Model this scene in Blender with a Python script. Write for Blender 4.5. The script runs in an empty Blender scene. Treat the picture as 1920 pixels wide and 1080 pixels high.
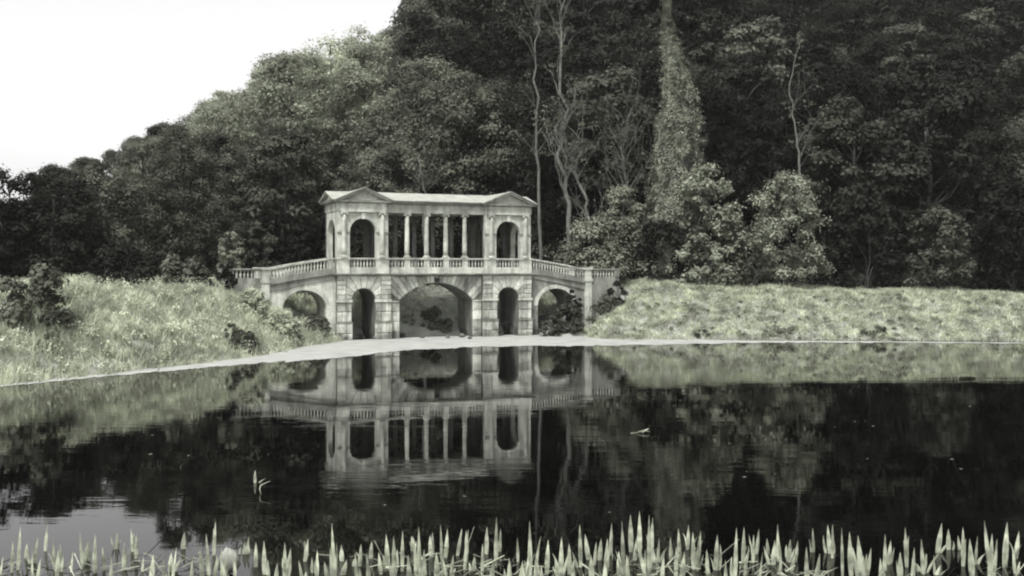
import bpy, math, random
import numpy as np
from mathutils import Vector

random.seed(7)
RNG = np.random.default_rng(11)
scene = bpy.context.scene
COL = scene.collection
PI = math.pi

# ------------------------------------------------------------------ camera
CAM_H, HOR, FPX = 5.6, 505.0, 2000.0
cam_data = bpy.data.cameras.new("camera")
cam_data.sensor_width = 36.0
cam_data.lens = FPX / 1920.0 * 36.0
cam_data.shift_y = -(540.0 - HOR) / 1920.0
cam_data.clip_start, cam_data.clip_end = 0.2, 4000.0
cam = bpy.data.objects.new("camera", cam_data)
cam.location = (0, 0, CAM_H)
cam.rotation_euler = (PI / 2, 0, 0)
COL.objects.link(cam)
scene.camera = cam

# ------------------------------------------------------------------ light
SUN_EL, SUN_AZ = math.radians(57), math.radians(203)      # azimuth clockwise from +Y: from behind the camera's left shoulder
world = bpy.data.worlds.new("World")
scene.world = world
world.use_nodes = True
wn = world.node_tree
wn.nodes.clear()
sky = wn.nodes.new("ShaderNodeTexSky")
sky.sky_type = 'NISHITA'
sky.sun_disc = False
sky.sun_elevation, sky.sun_rotation = SUN_EL, SUN_AZ
sky.dust_density, sky.air_density = 2.0, 1.0
hs = wn.nodes.new("ShaderNodeHueSaturation")
hs.inputs['Saturation'].default_value = 0.0
bg = wn.nodes.new("ShaderNodeBackground")
bg.inputs['Strength'].default_value = 0.10
wo = wn.nodes.new("ShaderNodeOutputWorld")
wn.links.new(sky.outputs[0], hs.inputs['Color'])
wn.links.new(hs.outputs[0], bg.inputs['Color'])
wn.links.new(bg.outputs[0], wo.inputs[0])

sun_data = bpy.data.lights.new("sun", 'SUN')
sun_data.energy = 1.5
sun_data.angle = math.radians(11)
sun_data.color = (1.0, 0.985, 0.95)
sun = bpy.data.objects.new("sun", sun_data)
sd = Vector((math.sin(SUN_AZ) * math.cos(SUN_EL), math.cos(SUN_AZ) * math.cos(SUN_EL), math.sin(SUN_EL)))
sun.rotation_euler = sd.to_track_quat('Z', 'Y').to_euler()
sun.location = (0, 0, 120)
COL.objects.link(sun)

vs = scene.view_settings
scene.display_settings.display_device = 'sRGB'
vs.view_transform = 'Standard'
vs.look = 'None'
vs.gamma = 1.0
vs.use_curve_mapping = False
vs.exposure = 1.15
scene.cycles.max_bounces = 6
scene.cycles.diffuse_bounces = 2
scene.cycles.glossy_bounces = 3
scene.cycles.transmission_bounces = 2
scene.cycles.volume_bounces = 0
scene.cycles.caustics_reflective = False
scene.cycles.caustics_refractive = False
scene.cycles.use_denoising = True
scene.cycles.filter_width = 2.1                            # a slightly soft old lens

# ------------------------------------------------------------------ helpers
def tag(o, label=None, cat=None, group=None, kind=None):
    if label: o['label'] = label
    if cat: o['category'] = cat
    if group: o['group'] = group
    if kind: o['kind'] = kind
    return o

def empty(name, loc=(0, 0, 0), rz=0.0, parent=None):
    o = bpy.data.objects.new(name, None)
    o.empty_display_size = 0.3
    o.location = loc
    o.rotation_euler = (0, 0, rz)
    o.parent = parent
    COL.objects.link(o)
    return o

def link(name, me, parent=None, loc=None, rz=0.0, scale=None):
    o = bpy.data.objects.new(name, me)
    o.parent = parent
    if loc is not None: o.location = loc
    if rz: o.rotation_euler = (0, 0, rz)
    if scale is not None: o.scale = scale
    COL.objects.link(o)
    return o

def np_mesh(name, verts, quads, mat, smooth=False):
    """A mesh from numpy arrays of vertices and four-cornered faces."""
    me = bpy.data.meshes.new(name)
    verts = np.ascontiguousarray(verts, dtype=np.float32)
    quads = np.ascontiguousarray(quads, dtype=np.int32)
    n, m = len(verts), len(quads)
    me.vertices.add(n)
    me.vertices.foreach_set('co', verts.ravel())
    me.loops.add(m * 4)
    me.loops.foreach_set('vertex_index', quads.ravel())
    me.polygons.add(m)
    me.polygons.foreach_set('loop_start', np.arange(0, m * 4, 4, dtype=np.int32))
    if smooth:
        me.polygons.foreach_set('use_smooth', np.ones(m, dtype=bool))
    me.update(calc_edges=True)
    me.validate()
    if mat: me.materials.append(mat)
    return me

class MB:
    """Collects polygons for one mesh."""
    def __init__(s):
        s.v, s.f, s.sm = [], [], []
    def add(s, vs_, fs, smooth=False):
        b = len(s.v)
        s.v += [tuple(p) for p in vs_]
        s.f += [tuple(i + b for i in f) for f in fs]
        s.sm += [smooth] * len(fs)
        return s
    def box(s, x0, x1, y0, y1, z0, z1):
        return s.add([(x0, y0, z0), (x1, y0, z0), (x1, y1, z0), (x0, y1, z0), (x0, y0, z1), (x1, y0, z1), (x1, y1, z1), (x0, y1, z1)],
                     [(0, 3, 2, 1), (4, 5, 6, 7), (0, 1, 5, 4), (1, 2, 6, 5), (2, 3, 7, 6), (3, 0, 4, 7)])
    def prism(s, polys, y0, y1):
        """Adjoining (x, z) polygons welded and extruded from y0 to y1."""
        idx, pts = {}, []
        def k(p):
            q = (round(p[0], 4), round(p[1], 4))
            if q not in idx:
                idx[q] = len(pts); pts.append(q)
            return idx[q]
        fl = []
        for p in polys:
            ids = []
            for q in p:
                i = k(q)
                if not ids or ids[-1] != i: ids.append(i)
            if len(ids) > 1 and ids[0] == ids[-1]: ids.pop()
            if len(ids) < 3: continue
            ar = sum(pts[ids[i]][0] * pts[ids[(i + 1) % len(ids)]][1] - pts[ids[(i + 1) % len(ids)]][0] * pts[ids[i]][1] for i in range(len(ids)))
            if abs(ar) < 1e-7: continue
            fl.append(ids if ar > 0 else ids[::-1])
        n = len(pts)
        vs_ = [(x, y0, z) for x, z in pts] + [(x, y1, z) for x, z in pts]
        edges = {}
        for ids in fl:
            for i in range(len(ids)):
                edges[(ids[i], ids[(i + 1) % len(ids)])] = 1
        fs = [tuple(ids) for ids in fl] + [tuple(i + n for i in ids[::-1]) for ids in fl]
        for (a, b) in edges:
            if (b, a) not in edges:
                fs.append((b, a, a + n, b + n))
        return s.add(vs_, fs)
    def block(s, poly, y0, y1, ch=0.03):
        """One dressed stone: an (x, z) outline, its face at y0 with a chamfered rim, running back to y1."""
        ar = sum(poly[i][0] * poly[(i + 1) % len(poly)][1] - poly[(i + 1) % len(poly)][0] * poly[i][1] for i in range(len(poly)))
        if ar < 0: poly = poly[::-1]
        n = len(poly)
        cx = sum(p[0] for p in poly) / n; cz = sum(p[1] for p in poly) / n
        inn = []
        for (x, z) in poly:
            dx, dz = cx - x, cz - z
            L = math.hypot(dx, dz) or 1
            k = min(ch * 1.5, L * .35) / L
            inn.append((x + dx * k, z + dz * k))
        vs_ = [(x, y0, z) for x, z in inn] + [(x, y0 + ch, z) for x, z in poly] + [(x, y1, z) for x, z in poly]
        fs = [tuple(range(n))]
        for i in range(n):
            j = (i + 1) % n
            fs.append((j, i, i + n, j + n))
            fs.append((j + n, i + n, i + 2 * n, j + 2 * n))
        return s.add(vs_, fs)
    def lathe(s, cx, cy, prof, seg=12, cap=True):
        vs_, fs = [], []
        for r, z in prof:
            for i in range(seg):
                a = 2 * PI * i / seg
                vs_.append((cx + r * math.cos(a), cy + r * math.sin(a), z))
        for k in range(len(prof) - 1):
            for i in range(seg):
                j = (i + 1) % seg
                fs.append((k * seg + i, k * seg + j, (k + 1) * seg + j, (k + 1) * seg + i))
        s.add(vs_, fs, True)
        if cap:
            b = len(s.v) - len(vs_)
            s.f.append(tuple(b + (len(prof) - 1) * seg + i for i in range(seg))); s.sm.append(False)
            s.f.append(tuple(b + i for i in range(seg))[::-1]); s.sm.append(False)
        return s
    def tube(s, path, radii, seg=6):
        vs_, fs = [], []
        P = [Vector(p) for p in path]
        for i, p in enumerate(P):
            d = (P[min(i + 1, len(P) - 1)] - P[max(i - 1, 0)])
            if d.length < 1e-6: d = Vector((0, 0, 1))
            d.normalize()
            a = d.cross(Vector((0, 1, 0))) if abs(d.y) < .9 else d.cross(Vector((1, 0, 0)))
            a.normalize(); b = d.cross(a)
            for k in range(seg):
                t = 2 * PI * k / seg
                vs_.append(p + (a * math.cos(t) + b * math.sin(t)) * radii[i])
        for i in range(len(P) - 1):
            for k in range(seg):
                j = (k + 1) % seg
                fs.append((i * seg + k, i * seg + j, (i + 1) * seg + j, (i + 1) * seg + k))
        fs.append(tuple((len(P) - 1) * seg + k for k in range(seg)))
        return s.add(vs_, fs, True)
    def map(s, fn):
        s.v = [fn(*p) for p in s.v]
        return s
    def mesh(s, name, mat):
        me = bpy.data.meshes.new(name)
        me.from_pydata(s.v, [], s.f)
        me.polygons.foreach_set('use_smooth', s.sm)
        me.update()
        if mat: me.materials.append(mat)
        return me
    def build(s, name, mat, parent=None, **kw):
        return link(name, s.mesh(name, mat), parent, **kw)

def clip(poly, a, b, c):
    """The part of a convex polygon where a*x + b*z <= c."""
    out = []
    n = len(poly)
    for i in range(n):
        p, q = poly[i], poly[(i + 1) % n]
        dp, dq = a * p[0] + b * p[1] - c, a * q[0] + b * q[1] - c
        if dp <= 0: out.append(p)
        if dp * dq < 0:
            t = dp / (dp - dq)
            out.append((p[0] + (q[0] - p[0]) * t, p[1] + (q[1] - p[1]) * t))
    return out

def shrink(poly, k):
    """Every corner moved towards the middle by k: the half joint round a stone."""
    n = len(poly)
    cx = sum(p[0] for p in poly) / n; cz = sum(p[1] for p in poly) / n
    out = []
    for x, z in poly:
        L = math.hypot(cx - x, cz - z) or 1
        out.append((x + (cx - x) / L * k * 1.3, z + (cz - z) / L * k * 1.3))
    return out

_perm = np.random.default_rng(3).random((256, 256))
def vnoise(x, y, sc=1.0, off=0):
    x = np.asarray(x, float) / sc + 31.7 + off; y = np.asarray(y, float) / sc + 57.3 + off
    xi, yi = np.floor(x).astype(int), np.floor(y).astype(int)
    fx, fy = x - xi, y - yi
    fx, fy = fx * fx * (3 - 2 * fx), fy * fy * (3 - 2 * fy)
    g = lambda i, j: _perm[i % 256, j % 256]
    return (g(xi, yi) * (1 - fx) + g(xi + 1, yi) * fx) * (1 - fy) + (g(xi, yi + 1) * (1 - fx) + g(xi + 1, yi + 1) * fx) * fy - .5

# ------------------------------------------------------------------ materials
def grey(v, t=1.0):
    """The muted tone every surface of this place has, t = how greenish."""
    return (v * (1 - .03 * t), v, v * (1 - .11 * t), 1)

def new_mat(name):
    m = bpy.data.materials.new(name); m.use_nodes = True
    nt = m.node_tree; nt.nodes.clear()
    out = nt.nodes.new("ShaderNodeOutputMaterial")
    b = nt.nodes.new("ShaderNodeBsdfPrincipled")
    nt.links.new(b.outputs[0], out.inputs['Surface'])
    return m, nt, b, out

def N(nt, kind, **kw):
    n = nt.nodes.new(kind)
    for k, v in kw.items():
        if k in n.inputs: n.inputs[k].default_value = v
        else: setattr(n, k, v)
    return n

def math_node(nt, op, a, b=None):
    n = nt.nodes.new("ShaderNodeMath"); n.operation = op
    for i, v in enumerate((a, b)):
        if v is None: continue
        if isinstance(v, (int, float)): n.inputs[i].default_value = v
        else: nt.links.new(v, n.inputs[i])
    return n.outputs[0]

def remap(nt, val, a, b, c, d):
    n = nt.nodes.new("ShaderNodeMapRange")
    n.inputs[1].default_value, n.inputs[2].default_value, n.inputs[3].default_value, n.inputs[4].default_value = a, b, c, d
    nt.links.new(val, n.inputs[0])
    return n.outputs[0]

def scaled_pos(nt, sx, sy, sz):
    g = nt.nodes.new("ShaderNodeNewGeometry")
    mp = nt.nodes.new("ShaderNodeMapping"); mp.inputs['Scale'].default_value = (sx, sy, sz)
    nt.links.new(g.outputs['Position'], mp.inputs['Vector'])
    return mp.outputs[0]

def noise(nt, vec, scale, detail=4, rough=.6):
    n = N(nt, "ShaderNodeTexNoise", Scale=scale, Detail=detail, Roughness=rough)
    nt.links.new(vec, n.inputs['Vector'])
    return n.outputs['Fac']

def tint_val(nt, bsdf, val, base, t=1.0):
    """base colour = grey(base) * val"""
    c = nt.nodes.new("ShaderNodeVectorMath"); c.operation = 'SCALE'
    c.inputs[0].default_value = grey(base, t)[:3]
    nt.links.new(val, c.inputs['Scale'])
    nt.links.new(c.outputs[0], bsdf.inputs['Base Color'])

def stone_mat(name, base, rnd=(.8, 1.15), stain=.55, rough=.85, bump=.35):
    m, nt, b, _ = new_mat(name)
    p1 = scaled_pos(nt, 1, 1, 1)
    n1 = remap(nt, noise(nt, p1, .9, 8, .72), .36, .62, 1.0 - stain * .75, 1.15)
    n2 = remap(nt, noise(nt, p1, 7, 5, .7), .3, .7, .85, 1.12)
    ps = scaled_pos(nt, 1.7, 1.7, .30)
    n3 = remap(nt, noise(nt, ps, 1.0, 5, .6), .36, .54, 1.0 - stain * .8, 1.0)      # run-off streaks
    oi = nt.nodes.new("ShaderNodeObjectInfo")
    r = remap(nt, oi.outputs['Random'], 0, 1, *rnd)
    v = math_node(nt, 'MULTIPLY', math_node(nt, 'MULTIPLY', n1, n2), math_node(nt, 'MULTIPLY', n3, r))
    sep = nt.nodes.new("ShaderNodeSeparateXYZ"); nt.links.new(p1, sep.inputs[0])
    zz = math_node(nt, 'ADD', sep.outputs['Z'], remap(nt, noise(nt, p1, 1.6, 4, .6), .3, .7, -.45, .45))
    v = math_node(nt, 'MULTIPLY', v, remap(nt, zz, .15, .75, .42, 1.0))     # damp tide line at the water
    tint_val(nt, b, v, base)
    b.inputs['Roughness'].default_value = rough
    b.inputs['Specular IOR Level'].default_value = .2
    bp = N(nt, "ShaderNodeBump", Strength=bump, Distance=.03)
    nt.links.new(noise(nt, p1, 14, 6, .7), bp.inputs['Height'])
    nt.links.new(bp.outputs[0], b.inputs['Normal'])
    return m

LEAF_T = 2.0
def leaf_mat(name, base, rnd=(.7, 1.35), isl=(.82, 1.2), trans=.2, patch=2.5, pvar=.42):
    m, nt, b, out = new_mat(name)
    g = nt.nodes.new("ShaderNodeNewGeometry")
    oi = nt.nodes.new("ShaderNodeObjectInfo")
    a = remap(nt, g.outputs['Random Per Island'], 0, 1, *isl)
    r = remap(nt, oi.outputs['Random'], 0, 1, *rnd)
    n1 = remap(nt, noise(nt, scaled_pos(nt, 1, 1, 1), 1.0 / patch, 2, .5), .35, .65, 1 - pvar, 1 + pvar)
    v = math_node(nt, 'MULTIPLY', math_node(nt, 'MULTIPLY', a, r), n1)
    tint_val(nt, b, v, base, LEAF_T)
    b.inputs['Roughness'].default_value = .6
    b.inputs['Specular IOR Level'].default_value = .12
    if trans > 0:
        tr = nt.nodes.new("ShaderNodeBsdfTranslucent")
        c = nt.nodes.new("ShaderNodeVectorMath"); c.operation = 'SCALE'
        c.inputs[0].default_value = grey(base, LEAF_T)[:3]
        nt.links.new(v, c.inputs['Scale']); nt.links.new(c.outputs[0], tr.inputs['Color'])
        mx = nt.nodes.new("ShaderNodeMixShader"); mx.inputs[0].default_value = trans
        nt.links.new(b.outputs[0], mx.inputs[1]); nt.links.new(tr.outputs[0], mx.inputs[2])
        nt.links.new(mx.outputs[0], out.inputs['Surface'])
    return m

def bark_mat(name, base):
    m, nt, b, _ = new_mat(name)
    n1 = remap(nt, noise(nt, scaled_pos(nt, 4, 4, .7), 1.5, 5, .65), .35, .65, .55, 1.3)
    oi = nt.nodes.new("ShaderNodeObjectInfo")
    r = remap(nt, oi.outputs['Random'], 0, 1, .8, 1.2)
    tint_val(nt, b, math_node(nt, 'MULTIPLY', n1, r), base)
    b.inputs['Roughness'].default_value = .9
    bp = N(nt, "ShaderNodeBump", Strength=.6, Distance=.05)
    nt.links.new(noise(nt, scaled_pos(nt, 6, 6, 1), 2, 4, .7), bp.inputs['Height'])
    nt.links.new(bp.outputs[0], b.inputs['Normal'])
    return m

M = {
    'stone': stone_mat('pale_limestone', .59, (.9, 1.08), .46),
    'ashlar': stone_mat('rusticated_limestone', .62, (.6, 1.25), .6),
    'core': stone_mat('joint_stone', .25, (1, 1), .5),
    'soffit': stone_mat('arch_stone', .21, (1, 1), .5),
    'weathered': stone_mat('weathered_stone', .31, (.9, 1.1), .55),
    'dark_stone': stone_mat('blackened_stone', .05, (1, 1), .4),
    'shaded': stone_mat('shade_painted_stone', .24, (.9, 1.1), .6),  # rear columns: same stone, with the dimness of shade put into its colour
    'painted_shade': stone_mat('shade_painted_inner_stone', .13, (1, 1), .5),  # pavilion rear and inner walls: interior shade painted into the stone colour
    'roof': stone_mat('roof_slabs', .38, (.95, 1.05), .18, .7, .15),
    'leaf_dark': leaf_mat('dark_leaves', .018, (.5, 1.5), trans=.1),
    'leaf_mid': leaf_mat('mid_leaves', .085),
    'leaf_pale': leaf_mat('pale_leaves', .23, (.8, 1.2)),
    'leaf_bright_wood': leaf_mat('soft_leaves', .13, (.75, 1.25)),
    'ivy': leaf_mat('ivy_leaves', .23, (1, 1), (.7, 1.3), .1, .8),
    'leaf_painted_haze_low': leaf_mat('haze_painted_grey_leaves', .29, (.75, 1.25), trans=.35),  # weaker haze painted into the leaf colour of the upper-left trees
    'weed': leaf_mat('pale_weeds', .50, (.95, 1.05), (.8, 1.2), .3, 1.0),
    'leaf_painted_haze': leaf_mat('haze_painted_pale_leaves', .52, (.85, 1.2), trans=.45),  # misty glow of the upper-left trees painted as a paler leaf colour
    'leaf_bright': leaf_mat('bright_leaves', .27, (.9, 1.1)),
    'grass': leaf_mat('pale_grass', .54, (1, 1), (.82, 1.15), .3, 1.6),
    'grass2': leaf_mat('dry_grass', .56, (1, 1), (.65, 1.3), .3, 1.2),
    'reed': leaf_mat('reed_blades', .50, (.75, 1.2), (.85, 1.1), .25, .2),
    'litter': leaf_mat('dead_reed', .27, (1, 1), (.5, 1.5), .1, .5),
    'bark_mid': bark_mat('grey_bark', .12),
    'bark': bark_mat('dark_bark', .06),
    'bark_pale': bark_mat('pale_bark', .15),
}

# ------------------------------------------------------------------ bridge frame and terrain function
TH = math.radians(23)
BC, BS = math.cos(TH), math.sin(TH)
BX, BY = -13.23, 84.0
def to_world(s, y):
    return (BX + s * BC - y * BS, BY + s * BS + y * BC)
def to_bridge(x, y):
    return ((x - BX) * BC + (y - BY) * BS, -(x - BX) * BS + (y - BY) * BC)

LAKE = [(-30, 13.5), (0, 13.0), (34, 13.5), (50, 22), (53, 60), (49, 82.5), (36, 84), (24, 84.6), (15, 85.1), (8.4, 85.2), (6.6, 87.4), (6.2, 91.5),
        (3.0, 94.4), (-6.5, 90.2), (-14.2, 87.0), (-14.6, 84.6), (-13.6, 82.6), (-14.3, 80.5), (-15.5, 77.2), (-16.3, 70.6), (-17.9, 65.5), (-22, 57), (-28, 46), (-34, 30)]
LP = np.array(LAKE, float)
def lake_dist(x, y):
    """Distance to the shoreline, negative over the lake."""
    x = np.asarray(x, float); y = np.asarray(y, float)
    d2 = np.full(x.shape, 1e12); inside = np.zeros(x.shape, bool)
    n = len(LP)
    for i in range(n):
        ax, ay = LP[i]; bx, by = LP[(i + 1) % n]
        ex, ey = bx - ax, by - ay
        t = np.clip(((x - ax) * ex + (y - ay) * ey) / (ex * ex + ey * ey), 0, 1)
        d2 = np.minimum(d2, (x - ax - t * ex) ** 2 + (y - ay - t * ey) ** 2)
        cond = (ay > y) != (by > y)
        with np.errstate(divide='ignore', invalid='ignore'):
            xi = ax + (y - ay) / (by - ay if by != ay else 1e-9) * ex
        inside ^= cond & (x < xi)
    d = np.sqrt(d2)
    return np.where(inside, -d, d)

EX = np.array([-400, -70, -48, -36, -27, -20, -13, 0, 8, 14, 40, 70, 400], float)
EY = np.array([20, 45, 62, 76, 86, 91, 95.5, 102.5, 104, 101, 100, 98, 60], float)
def edge_y(x):
    return np.interp(x, EX, EY)
def slope_a(x):
    return np.interp(x, [-200, -80, -40, -15, 0, 15, 60, 200], [.02, .05, .14, .29, .39, .41, .40, .3])
def height(x, y):
    x = np.asarray(x, float); y = np.asarray(y, float)
    d = lake_dist(x, y)
    d = d + vnoise(x, y, 3.1) * np.clip(d, 0, 1) * 1.0
    bank = 4.25 * (1 - np.exp(-np.clip(d, 0, None) * .26)) * 1.0
    cap = np.interp(x, [-20, 0, 9, 13, 24, 42, 80], [4.3, 4.3, 4.75, 4.5, 3.9, 3.4, 3.2])
    lin = np.minimum(.66 * np.clip(d, 0, None), cap)
    z = .25 * bank * cap / 4.3 + .75 * lin
    z = z + (vnoise(x, y, 3.6, 14) * .55 + vnoise(x, y, 1.7, 9) * .42 + vnoise(x, y, .8, 4) * .2) * np.clip(d - .3, 0, 1)
    z = np.where(d < 0, np.maximum(d * .55, -1.6), z)
    sb_, yb_ = to_bridge(x, y)                               # silted-up ground under the right-hand ramp arch
    silt = 1.75 * np.exp(-((sb_ - 19.4) / 1.7) ** 2) * np.clip((yb_ + 2.6) / 2.6, 0, 1) * np.clip((8 - yb_) / 3, 0, 1) - .12
    z = np.where(silt > 0, np.maximum(z, silt + vnoise(x, y, .9, 4) * .3 * np.clip(silt, 0, 1)), z)
    z = np.where(y < 30, np.minimum(z, 3.75 - .275 * y), z)
    up = np.clip(y - edge_y(x), 0, 100)
    w = np.clip((y - 60) / 30, 0, 1)
    z = z + slope_a(x) * up * np.clip(up / 8, .25, 1) * w + vnoise(x, y, 14, 2) * 2.2 * np.clip(up / 20, 0, 1)
    return z
def hz(x, y):
    return float(height(np.array([x]), np.array([y]))[0])
def at(px, py, Y):
    """World point seen at pixel (px, py) of the 1920-wide photograph at distance Y."""
    return ((px - 960) / FPX * Y, Y, CAM_H + (HOR - py) / FPX * Y)

# ------------------------------------------------------------------ ground, water
def spread(dense0, dense1, step, lo, hi, n):
    mid = np.arange(dense0, dense1 + 1e-6, step)
    a = dense0 - (np.linspace(0, 1, n) ** 2.2)[1:] * (dense0 - lo)
    b = dense1 + (np.linspace(0, 1, n) ** 2.2)[1:] * (hi - dense1)
    return np.concatenate([a[::-1], mid, b])
gx = spread(-60, 60, .6, -900, 900, 30)
gy = spread(55, 125, .6, -300, 1500, 44)
GX, GY = np.meshgrid(gx, gy)
GZ = height(GX.ravel(), GY.ravel()).reshape(GX.shape)
nx, ny = len(gx), len(gy)
ids = np.arange(nx * ny).reshape(ny, nx)
quads = np.stack([ids[:-1, :-1], ids[:-1, 1:], ids[1:, 1:], ids[1:, :-1]], -1).reshape(-1, 4)
gm, nt, b, _ = new_mat('earth_and_turf')
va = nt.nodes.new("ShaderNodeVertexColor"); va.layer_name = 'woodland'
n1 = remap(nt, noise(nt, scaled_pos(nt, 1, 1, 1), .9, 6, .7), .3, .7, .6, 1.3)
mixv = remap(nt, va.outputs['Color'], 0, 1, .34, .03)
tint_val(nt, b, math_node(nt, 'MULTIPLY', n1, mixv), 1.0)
b.inputs['Roughness'].default_value = .95
bp = N(nt, "ShaderNodeBump", Strength=.7, Distance=.12)
nt.links.new(noise(nt, scaled_pos(nt, 1, 1, 1), 4, 5, .7), bp.inputs['Height'])
nt.links.new(bp.outputs[0], b.inputs['Normal'])
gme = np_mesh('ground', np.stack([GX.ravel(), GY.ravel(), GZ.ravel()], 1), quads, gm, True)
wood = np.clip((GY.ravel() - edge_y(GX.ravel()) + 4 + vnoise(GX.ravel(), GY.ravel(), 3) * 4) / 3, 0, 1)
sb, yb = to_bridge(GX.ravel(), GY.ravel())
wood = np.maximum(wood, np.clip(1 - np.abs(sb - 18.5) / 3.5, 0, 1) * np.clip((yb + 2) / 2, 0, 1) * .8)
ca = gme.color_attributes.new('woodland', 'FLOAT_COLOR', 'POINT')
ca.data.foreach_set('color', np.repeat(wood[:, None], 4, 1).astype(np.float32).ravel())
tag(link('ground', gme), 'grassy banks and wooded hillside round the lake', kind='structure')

wm, nt, b, _ = new_mat('dark_still_water')
b.inputs['Base Color'].default_value = grey(.0012)
b.inputs['Roughness'].default_value = .015
b.inputs['IOR'].default_value = 1.33
r1 = noise(nt, scaled_pos(nt, .55, 2.0, 1), 1.0, 3, .5)
r2 = noise(nt, scaled_pos(nt, .08, .25, 1), 1.0, 2, .5)
amp = remap(nt, r2, .4, .62, .05, 1.0)
bp = N(nt, "ShaderNodeBump", Strength=.05, Distance=.1)
nt.links.new(math_node(nt, 'MULTIPLY', r1, amp), bp.inputs['Height'])
nt.links.new(bp.outputs[0], b.inputs['Normal'])
tag(MB().add([(-70, 8, 0), (70, 8, 0), (70, 100, 0), (-70, 100, 0)], [(0, 1, 2, 3)]).build('water', wm), 'dark still lake water mirroring the bridge', kind='structure')

# pale scum floating along the far shore
top = [(-60, 727), (60, 712), (188, 698), (300, 687), (420, 674), (500, 664), (560, 650), (640, 640), (700, 637), (760, 634), (900, 630), (1000, 628), (1060, 620), (1110, 628), (1160, 634), (1260, 637), (1400, 640), (1600, 641), (1920, 644)]
bot = [(-60, 733), (60, 719), (188, 707), (300, 697), (420, 686), (500, 680), (560, 677), (640, 671), (700, 664), (760, 657), (900, 650.5), (1000, 649), (1060, 649), (1110, 649), (1160, 648), (1260, 646), (1400, 643), (1600, 642), (1920, 644.5)]
def on_water(px, py):
    Y = CAM_H * FPX / (py - HOR)
    return ((px - 960) / FPX * Y, Y)
pxs = np.linspace(-60, 1920, 900)
sv, sq = [], []
for i, px in enumerate(pxs):
    t_ = np.interp(px, [p[0] for p in top], [p[1] for p in top])
    b_ = np.interp(px, [p[0] for p in bot], [p[1] for p in bot])
    xt, yt = on_water(px, t_); xb, yb_ = on_water(px, b_)
    yb_ += float(vnoise(np.array([px / 6.]), np.array([0.]), 3.0)[0]) * 1.3 + float(vnoise(np.array([px / 2.]), np.array([5.]), 3.0)[0]) * .5 + float(vnoise(np.array([px / .9]), np.array([9.]), 3.0)[0]) * .35 + float(vnoise(np.array([px / .35]), np.array([2.]), 3.0)[0]) * .22
    for k in range(6):
        f = k / 5
        sv.append((xt + (xb - xt) * f, yt + .8 * (1 - f) + (yb_ - yt) * f, .012))
for i in range(len(pxs) - 1):
    for k in range(5):
        sq.append((i * 6 + k, i * 6 + k + 1, (i + 1) * 6 + k + 1, (i + 1) * 6 + k))
sm_, nt, b, _ = new_mat('pond_scum')
p = scaled_pos(nt, .4, 1.2, 1)
n1 = remap(nt, noise(nt, p, 1.2, 8, .7), .36, .62, .62, 1.1)
tint_val(nt, b, n1, .44, .5)
b.inputs['Roughness'].default_value = .8
tag(link('pond_scum', np_mesh('pond_scum', sv, sq, sm_)), 'pale scum floating in a band along the far shore', kind='stuff')

# ------------------------------------------------------------------ the bridge
bridge = empty('stone_bridge', (BX, BY, 0), TH)
tag(bridge, 'roofed pale stone bridge with columns, pediments and five arches over the lake', 'bridge')
W = 4.3
CEN = 7.82
def mir(x): return 2 * CEN - x
ST, SP0 = 5.10, 3.12

def arch_polys(x0, x1, z0, top, cx, half, zs, rise, n=16):
    f = top if callable(top) else (lambda x: top)
    P = []
    for (a, c) in ((x0, cx - half), (cx + half, x1)):
        if c - a > 1e-4:
            P.append([(a, z0), (c, z0), (c, zs), (a, zs)])
            P.append([(a, zs), (c, zs), (c, f(c)), (a, f(a))])
    xs = [cx - half * math.cos(PI * i / n) for i in range(n + 1)]
    za = [zs + rise * math.sin(PI * i / n) for i in range(n + 1)]
    za[0] = za[-1] = zs
    for i in range(n):
        P.append([(xs[i], za[i]), (xs[i + 1], za[i + 1]), (xs[i + 1], f(xs[i + 1])), (xs[i], f(xs[i]))])
    return P
def seg_polys(x0, x1, z0, top, cx, half, zs, R, zc, n=22):
    """The same with a segmental arch."""
    P = [[(x0, z0), (cx - half, z0), (cx - half, zs), (x0, zs)], [(x0, zs), (cx - half, zs), (cx - half, top), (x0, top)],
         [(cx + half, z0), (x1, z0), (x1, zs), (cx + half, zs)], [(cx + half, zs), (x1, zs), (x1, top), (cx + half, top)]]
    xs = [cx - half + 2 * half * i / n for i in range(n + 1)]
    za = [zc + math.sqrt(R * R - (x - cx) ** 2) for x in xs]
    za[0] = za[-1] = zs
    for i in range(n):
        P.append([(xs[i], za[i]), (xs[i + 1], za[i + 1]), (xs[i + 1], top), (xs[i], top)])
    return P

BIG_H, BIG_S, BIG_C = 3.15, 3.06, 4.50
BR = (BIG_H ** 2 + (BIG_C - BIG_S) ** 2) / (2 * (BIG_C - BIG_S)); BZC = BIG_C - BR
NC = [1.60, mir(1.60)]
wall = MB()
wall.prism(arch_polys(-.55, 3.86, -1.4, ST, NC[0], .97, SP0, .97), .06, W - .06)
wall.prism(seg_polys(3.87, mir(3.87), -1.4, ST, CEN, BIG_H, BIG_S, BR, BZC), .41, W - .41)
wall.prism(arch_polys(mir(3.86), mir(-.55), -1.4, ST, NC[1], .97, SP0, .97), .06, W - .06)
arch_wall = wall.build('arch_wall', M['soffit'], bridge)

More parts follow.
